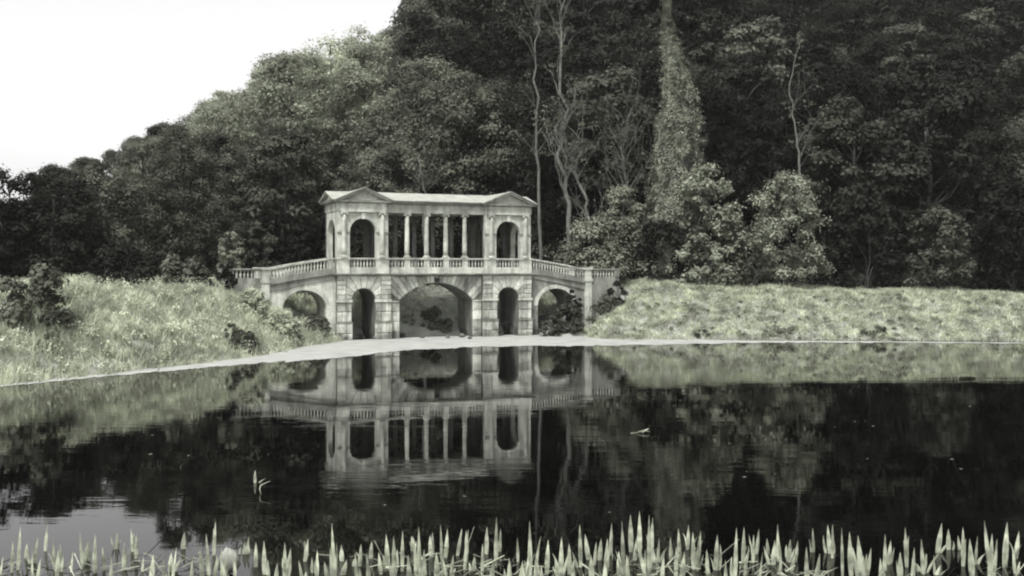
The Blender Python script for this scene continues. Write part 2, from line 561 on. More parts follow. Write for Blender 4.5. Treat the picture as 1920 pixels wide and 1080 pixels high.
def stone(poly, y0, y1, mat=None, name='stone', parent=None, ch=.045, gap=.016):
    poly = shrink(poly, gap)
    if len(poly) < 3: return
    y = y0 - random.uniform(0, .045)
    o = MB().block(poly, y, y1, ch).build(name, mat or M['ashlar'], parent or arch_wall)
    return o
def course(xa, xb, z0, z1, y0, y1, shift, w=.62):
    L = xb - xa
    n = max(1, round(L / w))
    cuts = [xa] + [xa + L * (i + (.0 if n == 1 else .28 * (1 if shift else -1)) * (0 < i < n)) / n + random.uniform(-.04, .04) for i in range(1, n)] + [xb]
    for i in range(n):
        stone([(cuts[i], z0), (cuts[i + 1], z0), (cuts[i + 1], z1), (cuts[i], z1)], y0, y1)
for c in NC:
    mirrored = c > CEN
    outer, inner = (-.55, .63), (2.57, 3.87)
    for k, (xa, xb) in enumerate((outer, inner)):
        xs = (xa, xb) if not mirrored else (mir(xb), mir(xa))
        for j, (z0, z1) in enumerate(((-.3, .52), (.52, 1.32))):
            course(xs[0] - .06, xs[1] + .06, z0, z1, -.10, .07, j % 2, .8)
        stone([(xs[0] - .10, 1.32), (xs[1] + .10, 1.32), (xs[1] + .10, 1.44), (xs[0] - .10, 1.44)], -.14, .07, M['weathered'], 'plinth_moulding')
        for j, (z0, z1) in enumerate(((1.44, 2.22), (2.22, 2.98))):
            course(xs[0], xs[1], z0, z1, 0, .07, j % 2, .7)
        stone([(xs[0] - .08, 2.98), (xs[1] + .08, 2.98), (xs[1] + .08, 3.2), (xs[0] - .08, 3.2)], -.10, .07, M['stone'], 'impost')
        lo, hi = (xa, .18) if k == 0 else (3.02, xb)
        if mirrored: lo, hi = mir(hi), mir(lo)
        for j in range(5):
            z0 = 3.2 + .38 * j
            course(lo, hi, z0, z0 + .38, -.005 - .02 * (j % 2), .07, j % 2, .7)
    nw = 9
    for i in range(nw):
        a0, a1 = PI * i / nw, PI * (i + 1) / nw
        mid = (a0 + a1) / 2
        far = 6.0
        p = [(c + .965 * math.cos(a0), SP0 + .965 * math.sin(a0)), (c + far * math.cos(a0), SP0 + far * math.sin(a0)),
             (c + far * math.cos(a1), SP0 + far * math.sin(a1)), (c + .965 * math.cos(a1), SP0 + .965 * math.sin(a1))]
        p = clip(p, 0, 1, ST); p = clip(p, 1, 0, c + 1.42); p = clip(p, -1, 0, -(c - 1.42)); p = clip(p, 0, -1, -3.2)
        stone(p, -.05 if i == 4 else -.01 - .02 * (i % 2), .07, M['stone'] if i in (3, 4, 5) else None, 'keystone' if i == 4 else 'voussoir')
# the wide middle arch
for i in range(21):
    h = math.asin(BIG_H / BR)
    a0, a1 = PI / 2 - h + 2 * h * i / 21, PI / 2 - h + 2 * h * (i + 1) / 21
    far = 9
    p = [(CEN + (BR - .004) * math.cos(a0), BZC + (BR - .004) * math.sin(a0)), (CEN + far * math.cos(a0), BZC + far * math.sin(a0)),
         (CEN + far * math.cos(a1), BZC + far * math.sin(a1)), (CEN + (BR - .004) * math.cos(a1), BZC + (BR - .004) * math.sin(a1))]
    p = clip(p, 0, 1, ST); p = clip(p, 1, 0, mir(3.87) - .005); p = clip(p, -1, 0, -3.875); p = clip(p, 0, -1, -BIG_S)
    if i == 10:
        stone(p, .31, .42, M['stone'], 'keystone')
        stone([(CEN - .17, 4.52), (CEN + .17, 4.52), (CEN + .24, 4.92), (CEN - .24, 4.92)], .12, .32, M['dark_stone'], 'carved_mask', ch=.09)
    else:
        stone(p, .33 - .02 * (i % 2), .42, None, 'voussoir')
# corner fill over the haunches and jambs of the middle arch
for side in (0, 1):
    f = (lambda x: x) if side == 0 else mir
    for j, (z0, z1) in enumerate(((-.3, .52), (.52, 1.4), (1.4, 2.2), (2.2, 2.94))):
        a, c = sorted((f(3.875), f(CEN - BIG_H)))
        course(a, c, z0, z1, .35, .42, j % 2, .8)
    a, c = sorted((f(3.875), f(CEN - BIG_H - .02)))
    stone([(a, 2.94), (c, 2.94), (c, 3.05), (a, 3.05)], .28, .42, M['stone'], 'impost')

MB().box(-.72, mir(-.72), -.14, W + .14, ST + .002, 5.19).box(-.82, mir(-.82), -.32, W + .32, 5.19, 5.28).build('string_course', M['weathered'], bridge)
MB().box(-.5, mir(-.5), .5, W - .5, 5.282, 5.6).build('deck', M['weathered'], bridge)

# balustrades
BAL = MB().lathe(0, 0, [(.045, 0), (.052, .05), (.032, .09), (.075, .22), (.068, .30), (.03, .47), (.045, .53), (.045, .60)], 7).mesh('baluster', M['stone'])
def baluster(parent, x, y, z):
    return link('baluster', BAL, parent, (x, y, z))
def balustrade(spans, peds, y, z=5.28, name='balustrade', n_per=.255, depth=.2):
    """A straight run: plinth, rail and pedestals in one mesh, every baluster its own."""
    m = MB()
    runs = []
    for a, c in spans:
        m.box(a, c, y - depth / 2 - .03, y + depth / 2 + .03, z, z + .49)
        m.box(a, c, y - depth / 2, y + depth / 2, z + 1.092, z + 1.15)
        m.box(a, c, y - depth / 2 - .05, y + depth / 2 + .05, z + 1.15, z + 1.235)
        runs.append((a, c))
    for a, c in peds:
        m.box(a, c, y - depth / 2 - .10, y + depth / 2 + .10, z, z + .52)
        m.box(a + .04, c - .04, y - depth / 2 - .06, y + depth / 2 + .06, z + .52, z + 1.12)
        m.box(a - .04, c + .04, y - depth / 2 - .13, y + depth / 2 + .13, z + 1.12, z + 1.25)
    o = m.build(name, M['stone'], bridge)
    for a, c in runs:
        n = max(1, round((c - a) / n_per))
        for i in range(n):
            baluster(o, a + (c - a) * (i + .5) / n, y, z + .49)
    return o
COLX = [CEN + d * 1.66 for d in (-1.5, -.5, .5, 1.5)]
pw = .27
for yy in (.5, W - .5):
    sp, x = [], 3.66
    for cx in COLX:
        sp.append((x, cx - pw)); x = cx + pw
    sp.append((x, mir(3.66)))
    balustrade(sp, [(cx - pw, cx + pw) for cx in COLX], yy)
for c in (1.57, mir(1.57)):
    for yy in (.30, W - .30):
        balustrade([(c - 1.06, c + 1.06)], [], yy)

# pavilions
CAPZ = 10.15
def column_profile(r, z0, z1):
    H = z1 - z0
    return [(r * (1 - .17 * max(0, t - .3) ** 1.3 / .7 ** 1.3), z0 + H * t) for t in (0, .15, .3, .5, .7, .85, 1)]
def add_column(x, y, parent, r=.195, z0=6.53, z1=CAPZ, name='column', mat='stone'):
    sh = MB().lathe(x, y, column_profile(r, z0 + .2, z1 - .22), 16).build(name, M[mat], parent)
    bs = MB().box(x - r * 1.35, x + r * 1.35, y - r * 1.35, y + r * 1.35, z0, z0 + .08)
    bs.lathe(x, y, [(r * 1.3, z0 + .08), (r * 1.36, z0 + .11), (r * 1.3, z0 + .145), (r * 1.08, z0 + .16), (r * 1.16, z0 + .18), (r * 1.02, z0 + .2)], 14)
    cp = MB().box(x - r * 1.28, x + r * 1.28, y - r * 1.15, y + r * 1.15, z1 - .07, z1 - .001)
    cp.box(x - r * 1.05, x + r * 1.05, y - r * .9, y + r * .9, z1 - .16, z1 - .07)
    for sx in (-1, 1):                                   # volutes
        q = MB().lathe(0, 0, [(.085, -r * 1.08), (.095, -r * .9), (.075, 0), (.095, r * .9), (.085, r * 1.08)], 10)
        q.map(lambda a, b2, c2: (x + sx * r * 1.12 + a, y + c2, z1 - .16 + b2))
        cp.v_off = len(cp.v); cp.add(q.v, q.f, True)
    kids = [('base', bs), ('capital', cp)]
    if parent is bridge:
        for nme, mb in kids: mb.build(nme, M[mat], sh)
    else:
        for nme, mb in kids: sh_m = mb.build('column_' + nme, M['stone'], parent)
    return sh
for cx in COLX:
    add_column(cx, .5, bridge)
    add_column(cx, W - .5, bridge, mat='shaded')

def pavilion(c):
    x0, x1 = c - 2.07, c + 2.07
    m = MB()
    zb, zt = 5.28, CAPZ + .002
    YF, YB = .12, W - .12
    t = .42
    pol = arch_polys(x0, x1, zb, zt, c, 1.07, 8.58, 1.07)
    m.prism(pol, YF, YF + t)
    back = MB().prism(pol, YB - t, YB)
    for xa in (x0, x1 - t):                              # end walls with their own arch
        q = MB().prism(arch_polys(YF + t, YB - t - .002, zb + .3, zt, W / 2, 1.3, 8.3, 1.3), 0, t)
        q.map(lambda a, b2, c2, xa=xa: (xa + b2, a, c2))
        (m if (xa < c) == (c < CEN) else back).add(q.v, [f[::-1] for f in q.f])
    m.box(x0 + .02, x1 - .02, YF + .02, YB - .02, zt + .001, zt + .08)   # ceiling
    # dado blocks and impost bands on the piers
    for sx in (-1, 1):
        a, d = sorted((c + sx * 1.10, c + sx * 2.12))
        for y0, y1 in ((YF - .13, YF + .05), (YB - .05, YB + .13)):
            m.box(a, d, y0, y1, zb, zb + .52)
            m.box(a + .03, d - .03, y0 + .03, y1 - .03, zb + .52, zb + 1.12)
            m.box(a - .03, d + .03, y0 - .03, y1 + .03, zb + 1.12, zb + 1.25)
    pav = m.build('pavilion', M['stone'], bridge)
    back.build('inner_wall', M['painted_shade'], pav)
    for yy, sg in ((YF, -1), (YB, 1)):
        # archivolt, imposts and keystone
        ring = MB()
        n = 18
        P = []
        for i in range(n):
            a0, a1 = PI * i / n, PI * (i + 1) / n
            P.append([(c + 1.08 * math.cos(a0), 8.58 + 1.08 * math.sin(a0)), (c + 1.27 * math.cos(a0), 8.58 + 1.27 * math.sin(a0)),
                      (c + 1.27 * math.cos(a1), 8.58 + 1.27 * math.sin(a1)), (c + 1.08 * math.cos(a1), 8.58 + 1.08 * math.sin(a1))])
        ya, yb2 = sorted((yy + sg * .055, yy - sg * .05))
        ring.prism(P, ya, yb2)
        ring.build('archivolt', M['stone'], pav)
        for sx in (-1, 1):
            for k0, k1 in ((1.05, 1.33), (1.74, 2.09)):
                a, d = sorted((c + sx * k0, c + sx * k1))
                MB().box(a, d, ya - .02, yb2 + .02, 8.45, 8.575).build('impost_band', M['weathered'], pav)
        k = [(c - .11, 9.6), (c + .11, 9.6), (c + .19, 10.08), (c - .19, 10.08)]
        ya, yb2 = sorted((yy + sg * .14, yy - sg * .05))
        MB().prism([k], ya, yb2).build('keystone', M['stone'], pav)
        for sx in (-1, 1):
            add_column(c + sx * 1.54, yy + sg * .06, pav, name='half_column')
    # entablature
    e = MB()
    e.box(x0 - .06, x1 + .06, YF - .03, YB + .03, CAPZ + .083, CAPZ + .36)
    e.box(x0 - .09, x1 + .09, YF - .06, YB + .06, CAPZ + .36, CAPZ + .42)
    e.box(x0 - .05, x1 + .05, YF - .02, YB + .02, CAPZ + .42, CAPZ + .70)
    e.box(c - 1.86, c + 1.86, YF - .24, YB + .24, CAPZ + .004, CAPZ + .36)
    e.box(c - 1.89, c + 1.89, YF - .27, YB + .27, CAPZ + .361, CAPZ + .421)
    e.box(c - 1.85, c + 1.85, YF - .23, YB + .23, CAPZ + .422, CAPZ + .699)
    e.build('entablature', M['stone'], pav)
    co = MB()
    zc = CAPZ + .70
    co.box(x0 - .16, x1 + .16, YF - .30, YB + .30, zc + .001, zc + .07)
    co.box(x0 - .36, x1 + .36, YF - .52, YB + .52, zc + .07, zc + .17)
    co.build('cornice', M['weathered'], pav)
    # pediments front and back
    ap = 12.03
    zb2 = zc + .171
    hw = 2.43
    for yy, sg in ((YF, -1), (YB, 1)):
        tm = MB()
        ya, yb2 = sorted((yy + sg * .22, yy - sg * .3))
        tm.prism([[(c - hw + .25, zb2), (c + hw - .25, zb2), (c, ap - .12)]], ya, yb2)
        ped = tm.build('pediment', M['stone'], pav)
        rk = MB()
        ya, yb2 = sorted((yy + sg * .56, yy - sg * .25))
        d = .15
        rk.prism([[(c - hw, zb2), (c - hw + .45, zb2), (c, ap - .17), (c, ap)], [(c + hw, zb2), (c, ap), (c, ap - .17), (c + hw - .45, zb2)]], ya, yb2)
        ya, yb2 = sorted((yy + sg * .63, yy - sg * .25))
        rk.prism([[(c - hw - .06, zb2 + .03), (c - hw, zb2 + .002), (c, ap + .002), (c, ap + .08)], [(c + hw + .06, zb2 + .03), (c, ap + .08), (c, ap + .002), (c + hw, zb2 + .002)]], ya, yb2)
        rk.build('raking_cornice', M['weathered'], ped)
    # cross roof behind the pediments
    rf = MB().prism([[(c - hw - .02, zb2 + .002), (c, ap - .01), (c, ap + .05), (c - hw - .06, zb2 + .06)], [(c + hw + .02, zb2 + .002), (c + hw + .06, zb2 + .06), (c, ap + .05), (c, ap - .01)]], YF - .3, YB + .3)
    rf.build('cross_roof', M['roof'], pav)
    return pav
pavilion(1.57); pavilion(mir(1.57))

# colonnade entablature, cornice and roof
xa, xb = 3.66, mir(3.66)
for y0, y1, nm in ((.27, .73, 'f'), (W - .73, W - .27, 'r')):
    e = MB()
    e.box(xa, xb, y0, y1, CAPZ, CAPZ + .32)
    e.box(xa, xb, y0 - .03, y1 + .03, CAPZ + .32, CAPZ + .37)
    e.box(xa, xb, y0 + .01, y1 - .01, CAPZ + .37, CAPZ + .70)
    e.build('colonnade_entablature', M['stone'], bridge)
MB().box(xa, xb, .73, W - .73, CAPZ + .25, CAPZ + .33).build('ceiling', M['weathered'], bridge)
MB().box(xa + .37, xb - .37, .05, W - .05, CAPZ + .701, CAPZ + .76).box(xa + .37, xb - .37, -.12, W + .12, CAPZ + .76, CAPZ + .86).build('colonnade_cornice', M['weathered'], bridge)
RZ0, RZ1 = CAPZ + .885, 11.80
rf = MB()
n_sl = 13
xl, xr = -1.0, mir(-1.0)
for i in range(n_sl):
    a, d = xl + (xr - xl) * i / n_sl, xl + (xr - xl) * (i + 1) / n_sl
    dz = .012 * (i % 2)
    q = MB().prism([[(-.22, RZ0 + dz), (W / 2, RZ1 + dz), (W / 2, RZ1 + .09 + dz), (-.25, RZ0 + .08 + dz)], [(W + .22, RZ0 + dz), (W + .25, RZ0 + .08 + dz), (W / 2, RZ1 + .09 + dz), (W / 2, RZ1 + dz)]], 0, 1)
    q.map(lambda p_, b2, c2: (a + (d - a) * b2, p_, c2))
    rf.add(q.v, [f[::-1] for f in q.f])
rf.build('roof', M['roof'], bridge)
# gable ends over the two entrances
for f in (lambda x: x, mir):
    a, d = sorted((f(-.62), f(-.2)))
    q = MB().prism([[(.12, CAPZ + .872), (W - .12, CAPZ + .872), (W / 2, RZ1 - .03)]], 0, 1)
    q.map(lambda p_, b2, c2: (a + (d - a) * b2, p_, c2))
    mm = MB().add(q.v, [t_[::-1] for t_ in q.f])
    mm.build('end_gable', M['stone'], bridge)

# sloping approaches with their arches, pedestals and wings
def approach(side):
    f = (lambda x: x) if side == 0 else mir
    x_in, x_out = -.56, -5.75
    drop = .85
    def dz(x):                                            # x in left-hand coordinates
        return -drop * max(0., min(1., (x_in - x) / (x_in - x_out))) ** 1.15
    def put(mb):
        if side == 1:
            mb.v = [(mir(x), y, z) for x, y, z in mb.v]; mb.f = [t_[::-1] for t_ in mb.f]
        return mb
    ac, ah, azs, ar = -3.02, 1.72, 2.5, 1.46
    y0, y1 = .42, W - .42
    w = MB().prism(arch_polys(x_out, x_in, -1.2, lambda x: ST - .25 + dz(x) * 1.16, ac, ah, azs, ar, 18), y0, y1)
    ramp = put(w).build('approach_ramp', M['stone'] if side == 0 else M['weathered'], bridge)
    for i in range(13):                                   # arch ring
        a0, a1 = PI * i / 13, PI * (i + 1) / 13
        P = [(ac + ah * math.cos(a0), azs + ar * math.sin(a0)), (ac + (ah + .34) * math.cos(a0), azs + (ar + .34) * math.sin(a0)),
             (ac + (ah + .34) * math.cos(a1), azs + (ar + .34) * math.sin(a1)), (ac + ah * math.cos(a1), azs + ar * math.sin(a1))]
        P = shrink(P, .004)
        put(MB().block(P, y0 - .03, y0 + .05, .012)).build('voussoir', M['stone'], ramp)
    n = 12
    for yy in (y0 + .06, y1 - .06):
        m, mr = MB(), MB()
        for i in range(n):
            a, d = x_out + (x_in - x_out) * i / n, x_out + (x_in - x_out) * (i + 1) / n
            for (h0, h1, dep) in ((ST - .245, ST + .14, .17), (ST + .14, ST + .2, .30), (ST + .2, 5.70, .12), (6.372, 6.43, .1), (6.43, 6.515, .15)):
                ka, kd = (dz(a) * 1.2, dz(d) * 1.2) if h0 < ST else (dz(a), dz(d))
                (mr if h0 > 6 else m).add([(a, yy - dep, h0 + ka), (d, yy - dep, h0 + kd), (d, yy + dep, h0 + kd), (a, yy + dep, h0 + ka),
                       (a, yy - dep, h1 + dz(a)), (d, yy - dep, h1 + dz(d)), (d, yy + dep, h1 + dz(d)), (a, yy + dep, h1 + dz(a))],
                      [(0, 3, 2, 1), (4, 5, 6, 7), (0, 1, 5, 4), (2, 3, 7, 6)] + ([(3, 0, 4, 7)] if i == 0 else []) + ([(1, 2, 6, 5)] if i == n - 1 else []))
        bal = put(m).build('sloping_plinth', M['weathered'], bridge)
        put(mr).build('sloping_rail', M['stone'], bridge)
        nb = 20
        for i in range(nb):
            x = x_out + (x_in - x_out) * (i + .5) / nb
            o = baluster(bal, f(x), yy, 5.695 + dz(x)); o.scale = (1, 1, 1.14)
        # pedestal at the foot
        p = MB()
        a, d = x_out - .62, x_out
        p.box(a, d, yy - .26, yy + .26, -.6, 4.55); p.box(a - .06, d + .06, yy - .33, yy + .33, 4.55, 4.78)
        p.box(a + .02, d - .02, yy - .24, yy + .24, 4.78, 5.58); p.box(a - .08, d + .08, yy - .34, yy + .34, 5.58, 5.76)
        put(p).build('end_pedestal', M['stone'], bridge)
        # level wing beyond it
        a2, d2 = (x_out - 3.4, x_out - .62)
        q = MB().box(a2, d2, yy - .2, yy + .2, .2, 4.45).box(a2, d2, yy - .12, yy + .12, 4.45, 4.92)
        q.box(a2, d2, yy - .1, yy + .1, 5.50, 5.56).box(a2 - .05, d2, yy - .17, yy + .17, 5.56, 5.68)
        q.box(a2, a2 + .5, yy - .18, yy + .18, 4.93, 5.498)
        wing = put(q).build('wing_balustrade', M['weathered'], bridge)
        nb = 8
        for i in range(nb):
            o = baluster(wing, f(a2 + .5 + (d2 - a2 - .5) * (i + .5) / nb), yy, 4.915); o.scale = (1, 1, .985)
    dk = MB().box(x_out - 3.3, x_out, y0 + .2, y1 - .2, 2.6, 4.3)
    put(dk).build('path_bed', M['core'], bridge)
approach(0); approach(1)

# ------------------------------------------------------------------ foliage builders
def leaf_quads(P, Nn, size, rng, asp=.62):
    n = len(P)
    r = rng.normal(size=(n, 3))
    Nn = Nn / (np.linalg.norm(Nn, axis=1, keepdims=True) + 1e-9)
    T = np.cross(Nn, r); T /= (np.linalg.norm(T, axis=1, keepdims=True) + 1e-9)
    B = np.cross(Nn, T)
    s = (size * rng.uniform(.55, 1.35, n))[:, None]
    v = np.empty((n, 4, 3))
    v[:, 0] = P + T * s; v[:, 1] = P + B * s * asp; v[:, 2] = P - T * s; v[:, 3] = P - B * s * asp
    v[:, 0] -= Nn * s * .25; v[:, 2] -= Nn * s * .25
    return v.reshape(-1, 3), np.arange(n * 4).reshape(n, 4)

def clumps_mesh(name, centers, radii, n_leaves, leaf, mat, rng, squash=.7, droop=.12):
    Ps, Ns = [], []
    for c, r, k in zip(centers, radii, n_leaves):
        u = rng.normal(size=(k, 3)); u /= np.linalg.norm(u, axis=1, keepdims=True)
        u[:, 2] = np.where((u[:, 2] < -.3) & (rng.uniform(size=k) < .6), -u[:, 2] * .6, u[:, 2])
        rad = rng.uniform(.1, 1, k) ** .5 * rng.choice([1, 1, 1, 1.35], k)
        q = u * rad[:, None] * r
        q[:, 2] *= squash
        q[:, 2] -= droop * (q[:, 0] ** 2 + q[:, 1] ** 2) / r
        Ps.append(c + q)
        nn = u * .9 + np.array([0, 0, .45]) + rng.normal(size=(k, 3)) * .30
        Ns.append(nn)
    v, q = leaf_quads(np.concatenate(Ps), np.concatenate(Ns), leaf, rng)
    return np_mesh(name, v, q, mat)

def limb(mb, p0, p1, r0, r1, rng, n=5, wob=.06, seg=6):
    p0, p1 = np.array(p0, float), np.array(p1, float)
    L = np.linalg.norm(p1 - p0)
    path, rad = [], []
    for i in range(n):
        t = i / (n - 1)
        w = rng.normal(size=3) * wob * L * math.sin(PI * t) if 0 < i < n - 1 else 0
        path.append(tuple(p0 + (p1 - p0) * t + w)); rad.append(r0 + (r1 - r0) * t)
    mb.tube(path, rad, seg)
    return path

def make_tree_meshes(seed, h=18., r=5.5, base=.25, nc=46, lpc=170, leaf=.30, mat='leaf_mid', bark='bark', squash=.5, taper=.75):
    rng = np.random.default_rng(seed)
    cen, rad = [], []
    lean = rng.normal(size=2) * .04 * h
    for i in range(nc):
        v = rng.uniform(0, 1) ** .85
        z = h * (base + (1 - base) * v * .95)
        env = r * (math.sin(PI * (.12 + .80 * v)) ** taper)
        a = rng.uniform(0, 2 * PI)
        rr = env * rng.uniform(.35, 1.0) ** .6
        cr = r * rng.uniform(.13, .34)
        cen.append(np.array([lean[0] * v + rr * math.cos(a), lean[1] * v + rr * math.sin(a), z]))
        rad.append(cr)
    nl = [int(lpc * (c / (r * .29)) ** 1.8) for c in rad]
    crown = clumps_mesh('crown', cen, rad, nl, leaf, M[mat], rng, squash)
    mb = MB()
    limb(mb, (0, 0, -.8), (lean[0] * .6, lean[1] * .6, h * .78), h * .017, h * .005, rng, 7, .02, 8)
    for i in rng.choice(nc, 22, replace=False):
        c = cen[i]
        z0 = max(h * .18, c[2] - np.hypot(c[0], c[1]) * .9)
        t = min(1, z0 / (h * .78))
        limb(mb, (lean[0] * .6 * t, lean[1] * .6 * t, z0), c, h * .006, h * .0015, rng, 4, .06, 5)
    trunk = mb.mesh('trunk', M[bark])
    return trunk, crown

PROTO = {
    'greyish': [make_tree_meshes(700 + i, 18, 5.6, .14, 84, 260, .16, 'leaf_painted_haze_low', squash=.75) for i in range(2)],
    'fine': [make_tree_meshes(600 + i, 18, 5.6 + .4 * i, .12, 100, 400, .155, 'leaf_bright_wood', squash=.75) for i in range(3)],
    'mid': [make_tree_meshes(100, 18, 5.4, .14, 95, 400, .165, 'leaf_mid', squash=.75), make_tree_meshes(101, 18, 6.2, .25, 60, 260, .25, 'leaf_mid', 'bark_mid', squash=.6),
            make_tree_meshes(102, 18, 4.4, .10, 110, 420, .125, 'leaf_mid', squash=.95, taper=.6)],
    'dark': [make_tree_meshes(200, 18, 5.2, .08, 95, 360, .17, 'leaf_dark', squash=.75), make_tree_meshes(201, 18, 6.2, .22, 60, 240, .26, 'leaf_dark', 'bark_mid', squash=.6),
             make_tree_meshes(202, 18, 4.6, .06, 110, 420, .13, 'leaf_dark', squash=.95, taper=.6)],
    'edge': [make_tree_meshes(300 + i, 10, 4.0 + .4 * i, .02, 70, 190, .16, 'leaf_mid', taper=.5, squash=.75) for i in range(3)],
    'edge_dark': [make_tree_meshes(400 + i, 10, 4.2, .02, 70, 190, .16, 'leaf_dark', taper=.5, squash=.75) for i in range(2)],
    'light': [make_tree_meshes(500 + i, 18, 5.8, .2, 70, 190, .16, 'leaf_painted_haze', squash=.75) for i in range(2)],
}
def plant_tree(kind, x, y, sc, label, group, name='broadleaf_tree', cat='tree', z=None, wide=1.0):
    tr, cr = random.choice(PROTO[kind])
    o = empty(name, (x, y, (hz(x, y) if z is None else z)), random.uniform(0, 2 * PI))
    o.scale = (sc * wide, sc * wide, sc)
    tag(o, label, cat, group)
    link('trunk', tr, o); link('crown', cr, o)
    return o

# ------------------------------------------------------------------ the wood
SKY = ([-200, 0, 200, 330, 415, 430, 478, 523, 580, 647, 710, 732, 752, 775, 900, 2200], [400, 345, 285, 225, 185, 162, 124, 80, 70, 54, 42, 30, 0, -60, -150, -180])
def skyline(px): return np.interp(px, *SKY)
count = 0
rowY = 5.5
pts = []
while rowY < 108:
    step = 6.6 + rowY * .02
    x = -95 + random.uniform(0, step)
    while x < 95:
        xx = x + random.uniform(-1.8, 1.8)
        yy = float(edge_y(xx)) + rowY + random.uniform(-2, 2)
        x += step
        px = 960 + xx / yy * FPX
        if px < -120 or px > 2040 or yy < 40: continue
        lim = np.interp(px, [0, 420, 600, 760, 850, 2000], [95, 105, 100, 92, 98, 98])
        if rowY > lim: continue
        z = hz(xx, yy)
        max_top = CAM_H + (HOR - skyline(px)) / FPX * yy
        h = random.uniform(14, 20)
        if px < 760:
            if rowY < 30 and px > 380:                          # the nearer trees are the lower ones
                max_top = min(max_top, CAM_H + (HOR - random.uniform(205, 300)) / FPX * yy)
            h = min(h, (max_top - z) * random.uniform(.93, 1.06))
            if h < 6.5: continue
            h = min(h, (max_top - z) * 1.04)
        elif px > 1000 and rowY > 45:
            h *= 1.2
        elif px < 1000 and rowY > 18:
            h *= random.uniform(1.2, 1.45)
        pts.append((xx, yy, z, h, px, rowY))
    rowY += 6.2
for (xx, yy, z, h, px, ry) in pts:
    if 1205 < px < 1330 and ry < 14: continue                 # the ivy-covered trunk stands free here
    py = HOR - (z + h * .7 - CAM_H) / yy * FPX
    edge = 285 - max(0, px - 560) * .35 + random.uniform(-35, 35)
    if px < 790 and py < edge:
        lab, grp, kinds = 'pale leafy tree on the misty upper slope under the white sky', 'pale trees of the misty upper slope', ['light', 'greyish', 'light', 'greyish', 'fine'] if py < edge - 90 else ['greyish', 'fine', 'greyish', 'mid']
    elif px < 620:
        lab, grp, kinds = 'dark leafy tree in the shaded wood beyond the left bank', 'dark trees beyond the left bank', ['mid', 'mid', 'fine', 'dark'] if py < 340 else ['dark', 'mid', 'dark']
    elif px < 900 and 150 < py < 380:
        lab, grp, kinds = 'soft grey leafy tree in the wood behind the left half of the bridge roof', 'soft grey trees behind the bridge roof', ['fine', 'mid', 'fine', 'dark']
    elif px < 1010:
        lab, grp, kinds = 'tall leafy tree high in the wood above the bridge', 'tall trees above the bridge', ['mid', 'fine', 'mid', 'dark']
    else:
        spot = 'left of the ivy-covered trunk' if px < 1262 else 'just right of the ivy-covered trunk' if px < 1490 else 'in the far right of the wood'
        tier = 'low on the slope' if ry < 24 else 'high on the slope' if ry > 52 else 'halfway up the slope'
        lab, grp, kinds = 'tall dark tree ' + tier + ' ' + spot, 'dark trees ' + tier + ' ' + spot, ['dark', 'dark', 'dark', 'mid']
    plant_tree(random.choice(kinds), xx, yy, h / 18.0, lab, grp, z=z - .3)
# low leafy growth along the foot of the wood
for i in range(46):
    xx = -62 + 132 * (i + random.uniform(.1, .9)) / 46
    yy = float(edge_y(xx)) + random.uniform(1.5, 5.0)
    px = 960 + xx / yy * FPX
    if px < -100 or px > 2020: continue
    if px < 1020:
        dark = random.random() < .55
        plant_tree('edge_dark' if dark else 'edge', xx, yy, random.uniform(.5, .9), ('low dark' if dark else 'low grey') + ' spreading tree at the foot of the wood behind the bridge and left bank', ('low dark' if dark else 'low grey') + ' trees at the foot of the wood', 'understorey_tree')
    else:
        plant_tree('edge_dark', xx, yy + 3.5, random.uniform(.5, .9), 'low dark tree in the shade at the back of the dam', 'low trees behind the dam', 'understorey_tree')

# ------------------------------------------------------------------ bushes that stand out
def bush(name, label, px0, px1, py0, py1, Y, mat, leaf=.16, nc=26, lpc=170, seed=0, cat='bush', group=None, squash=.85, depth=None, lift=0.0):
    rng = np.random.default_rng(seed)
    x0, _, zt = at(px0, py0, Y); x1, _, zb = at(px1, py1, Y)
    cx, w, h = (x0 + x1) / 2, (x1 - x0) / 2, zt - zb
    zg = hz(cx, Y)
    dp = depth or w * .85
    cen, rad = [], []
    nc = int(nc * 1.9)
    for i in range(nc):
        v = rng.uniform(0, 1) ** 1.15
        env = math.sqrt(max(0.02, 1 - (max(0, v - .35) / .66) ** 2))
        a = rng.uniform(0, 2 * PI); rr = env * rng.uniform(.3, 1) ** .5 * .82
        cr = min(w, h) * rng.uniform(.13, .30)
        cen.append(np.array([w * rr * math.cos(a), dp * rr * math.sin(a), (zb - zg) + h * (v * .9)]))
        rad.append(cr)
    nl = [int(lpc * .75 * rng.uniform(.6, 1.3)) for _ in rad]
    o = empty(name, (cx, Y, zg)); tag(o, label, cat, group)
    me = clumps_mesh('crown', cen, rad, nl, leaf, M[mat], rng, squash)
    link('crown', me, o)
    mb = MB()
    for i in rng.choice(nc, min(nc, 7), replace=False):
        limb(mb, (rng.normal() * .15, rng.normal() * .15, -.3), cen[i], .07, .02, rng, 4, .1, 5)
    mb.build('stem', M['bark'], o)
    return o
bush('laurel_bush', 'tall laurel-like bush with glossy pale upper leaves at the back of the dam', 1252, 1402, 288, 530, 94.8, 'leaf_pale', .17, 40, 190, 1)
bush('laurel_bush', 'dark lower skirt of bushes under the ivy-covered trunk', 1185, 1300, 400, 525, 96.0, 'leaf_dark', .18, 24, 170, 12)
bush('pale_bush', 'big pale feathery bush on the right above the dam', 1385, 1560, 308, 515, 94.5, 'leaf_bright', .13, 44, 230, 2)
bush('mounded_bush', 'rounded mound of pale creeper left of the ivy-covered trunk', 1108, 1222, 345, 450, 98.0, 'leaf_pale', .13, 26, 220, 3, squash=.75)
bush('spreading_bush', 'wide spreading bush with layered sprays behind the right-hand ramp', 1030, 1250, 405, 512, 98.0, 'leaf_pale', .15, 40, 180, 4, depth=2.6)
